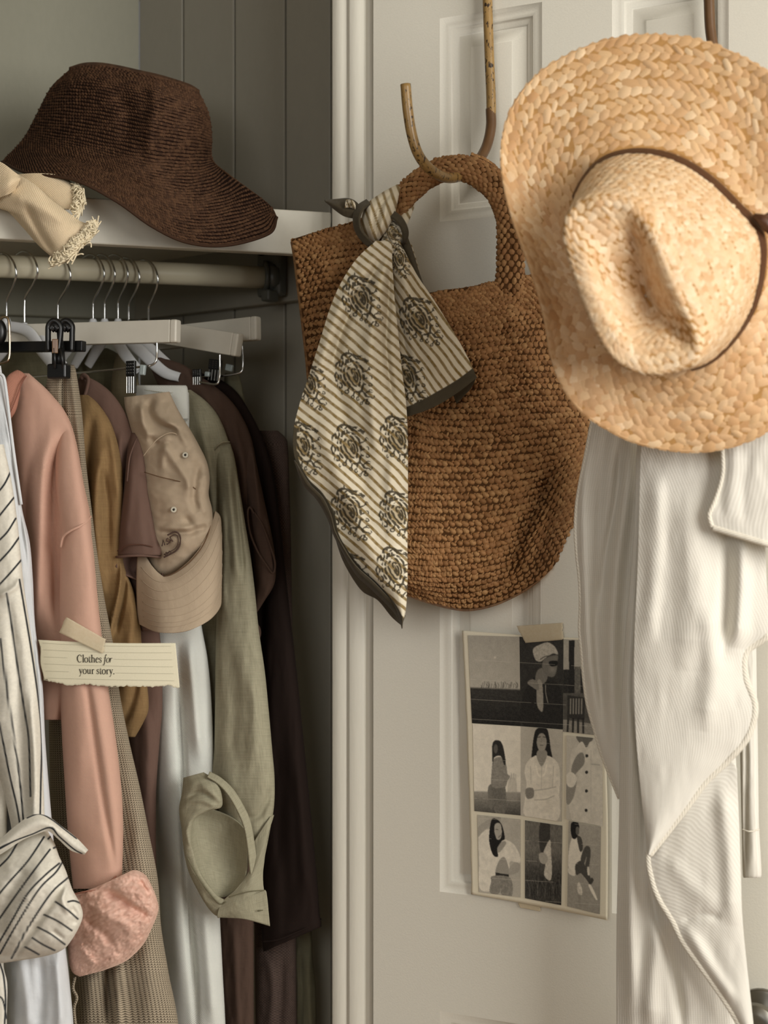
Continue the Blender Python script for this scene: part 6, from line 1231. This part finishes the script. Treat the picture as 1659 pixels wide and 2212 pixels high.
def drape(name, Lp, Rp, Y0, folds, mat=None, n=17, nu=120, nv=260, bulge=.02, thick=.0018, uvr=0, amp=.006, seed=1, ydx=-.0002):
    Lp = resample(np.asarray(Lp, float), n); Rp = resample(np.asarray(Rp, float), n); rows = []
    for i in range(n):
        t = np.linspace(0, 1, 13)[:, None]; P = Lp[i]*(1-t)+Rp[i]*t; y = Y0+ydx*(P[:, :1]-1480)-bulge*np.sin(t*np.pi)**.8; rows.append(np.concatenate([P, y], 1))
    fd = foldfn(folds); S = Surf(np.array(rows), disp=lambda X, Y, u, v: fd(X, Y)+amp*fbm(X/60, Y/160, seed)); 
    sheet(name, S, nu, nv, mat or f_mus, o, thick, uvr=uvr); return S
# back layer at the left edge
S = drape('back_fold', [(1285, 880), (1275, 930), (1262, 1000), (1250, 1060), (1243, 1130), (1248, 1220), (1255, 1280), (1252, 1350), (1258, 1420), (1265, 1500), (1280, 1560), (1300, 1630), (1338, 1725)], [(1430, 880), (1420, 1000), (1400, 1200), (1385, 1400), (1370, 1600), (1345, 1725)], 1.780,
      [([(1310, 930), (1300, 1050), (1292, 1200), (1290, 1400), (1310, 1600)], -.006, 12), ([(1340, 950), (1335, 1060), (1310, 1200), (1300, 1330)], -.014, 12), ([(1360, 960), (1350, 1080), (1330, 1250), (1322, 1400), (1325, 1600)], .014, 14), ([(1278, 940), (1262, 1050), (1262, 1200), (1272, 1400), (1300, 1600)], .006, 10)], bulge=.012)
tube('rolled_hem', S(np.zeros(80), np.linspace(0, 1, 80)), .0024, f_hem, o, 8)
# long front fall
S = drape('front_fold', [(1382, 900), (1376, 970), (1370, 1150), (1358, 1300), (1347, 1450), (1341, 1600), (1338, 1800), (1333, 2000), (1333, 2240), (1335, 2480)], [(1590, 900), (1590, 1200), (1585, 1450), (1588, 1620), (1597, 1800), (1601, 1950), (1612, 2080), (1630, 2240), (1650, 2480)], 1.757,
      [([(1395, 960), (1388, 1150), (1378, 1350), (1368, 1500), (1390, 1700), (1395, 1850)], -.016, 9), ([(1372, 1300), (1360, 1600), (1362, 1900), (1368, 2230)], .012, 16), ([(1415, 1000), (1405, 1400), (1385, 1560)], .010, 14), ([(1400, 1880), (1425, 2000), (1460, 2120), (1475, 2230)], -.012, 12), ([(1570, 1650), (1575, 1900), (1590, 2200)], .010, 22), ([(1440, 1950), (1410, 2100), (1405, 2230)], .010, 22), ([(1500, 1700), (1520, 1900), (1560, 2100)], .008, 30)], nu=150, nv=330, bulge=.024, uvr=.0)
# upper layer ending in the diagonal hem
S2 = drape('upper_fold', [(1388, 900), (1383, 1000), (1378, 1200), (1370, 1400), (1372, 1560), (1384, 1700), (1396, 1800), (1400, 1846)], [(1640, 900), (1650, 1050), (1655, 1250), (1659, 1378), (1606, 1412), (1600, 1430), (1632, 1535), (1602, 1612), (1530, 1682), (1470, 1762), (1402, 1848)], 1.702,
      [([(1420, 1000), (1415, 1200), (1400, 1400)], .006, 20), ([(1575, 1000), (1572, 1150), (1570, 1300), (1560, 1420)], -.012, 14), ([(1605, 1150), (1600, 1300), (1590, 1400)], .010, 16), ([(1480, 1050), (1500, 1250), (1490, 1450)], .008, 40), ([(1530, 1300), (1540, 1450), (1520, 1580)], .007, 24)], nu=150, nv=300, bulge=.010, uvr=.35, ydx=-.00015)
tube('rolled_hem', S2(np.ones(120), np.linspace(.44, 1, 120)), .0042, f_hem, o, 10, flat=.5)
# lower layer with its own slanting edge
S3 = drape('lower_fold', [(1402, 1840), (1404, 1870), (1420, 1930), (1455, 1990), (1475, 2030), (1510, 2080), (1570, 2165), (1612, 2235)], [(1560, 1640), (1588, 1650), (1596, 1800), (1600, 1900), (1602, 1990), (1612, 2080), (1620, 2160), (1628, 2240)], 1.712,
      [([(1440, 1850), (1500, 1920), (1560, 1960)], .003, 20), ([(1470, 1990), (1520, 1975), (1560, 1985)], -.003, 10), ([(1560, 1700), (1575, 1850), (1580, 2000)], .008, 20), ([(1480, 2000), (1530, 2080), (1590, 2170)], .006, 14)], nu=110, nv=180, bulge=.006, uvr=.45)
tube('rolled_hem', S3(np.zeros(100), np.linspace(0, 1, 100)), .0045, f_hem, o, 10, flat=.5)
o = thing('gauze_shirt', 'white ribbed gauze garment behind the muslin with a hanging cuff', 'garment', WV(1620, 1895, 1.74))
S4 = drape('front_tail', [(1570, 900), (1560, 950), (1562, 1020), (1545, 1080), (1532, 1112), (1540, 1140)], [(1760, 900), (1760, 980), (1755, 1060), (1750, 1120), (1745, 1170), (1740, 1200)], 1.672, [([(1590, 950), (1580, 1050), (1570, 1130)], .002, 12), ([(1620, 960), (1610, 1050), (1605, 1140)], -.002, 12)], f_gz, nu=110, nv=110, bulge=.008, ydx=-.00012)
tube('cuff_hem', S4(np.linspace(0, 1, 60), np.ones(60)), .0038, f_hem, o, 8); tube('side_hem', S4(np.zeros(60), np.linspace(0, 1, 60)), .0032, f_hem, o, 8)
loft('sleeve', [(1180, 1590, 1650, 1.79, .012), (1380, 1592, 1636, 1.79, .012), (1420, 1595, 1634, 1.79, .012), (1600, 1598, 1637, 1.79, .012), (1750, 1601, 1639, 1.79, .012), (1790, 1602, 1640, 1.79, .013), (1880, 1604, 1645, 1.79, .014), (1896, 1606, 1643, 1.79, .013)], f_gz, o, na=50, folds=[([(1610, 1440), (1612, 1650), (1610, 1880)], -.005, 5)], thick=.002, slope=-.0002)
tube('cuff_seam', [W(1603, 1792, 1.780), W(1620, 1796, 1.774), W(1640, 1792, 1.778)], .001, f_hem, o, 6, 14)
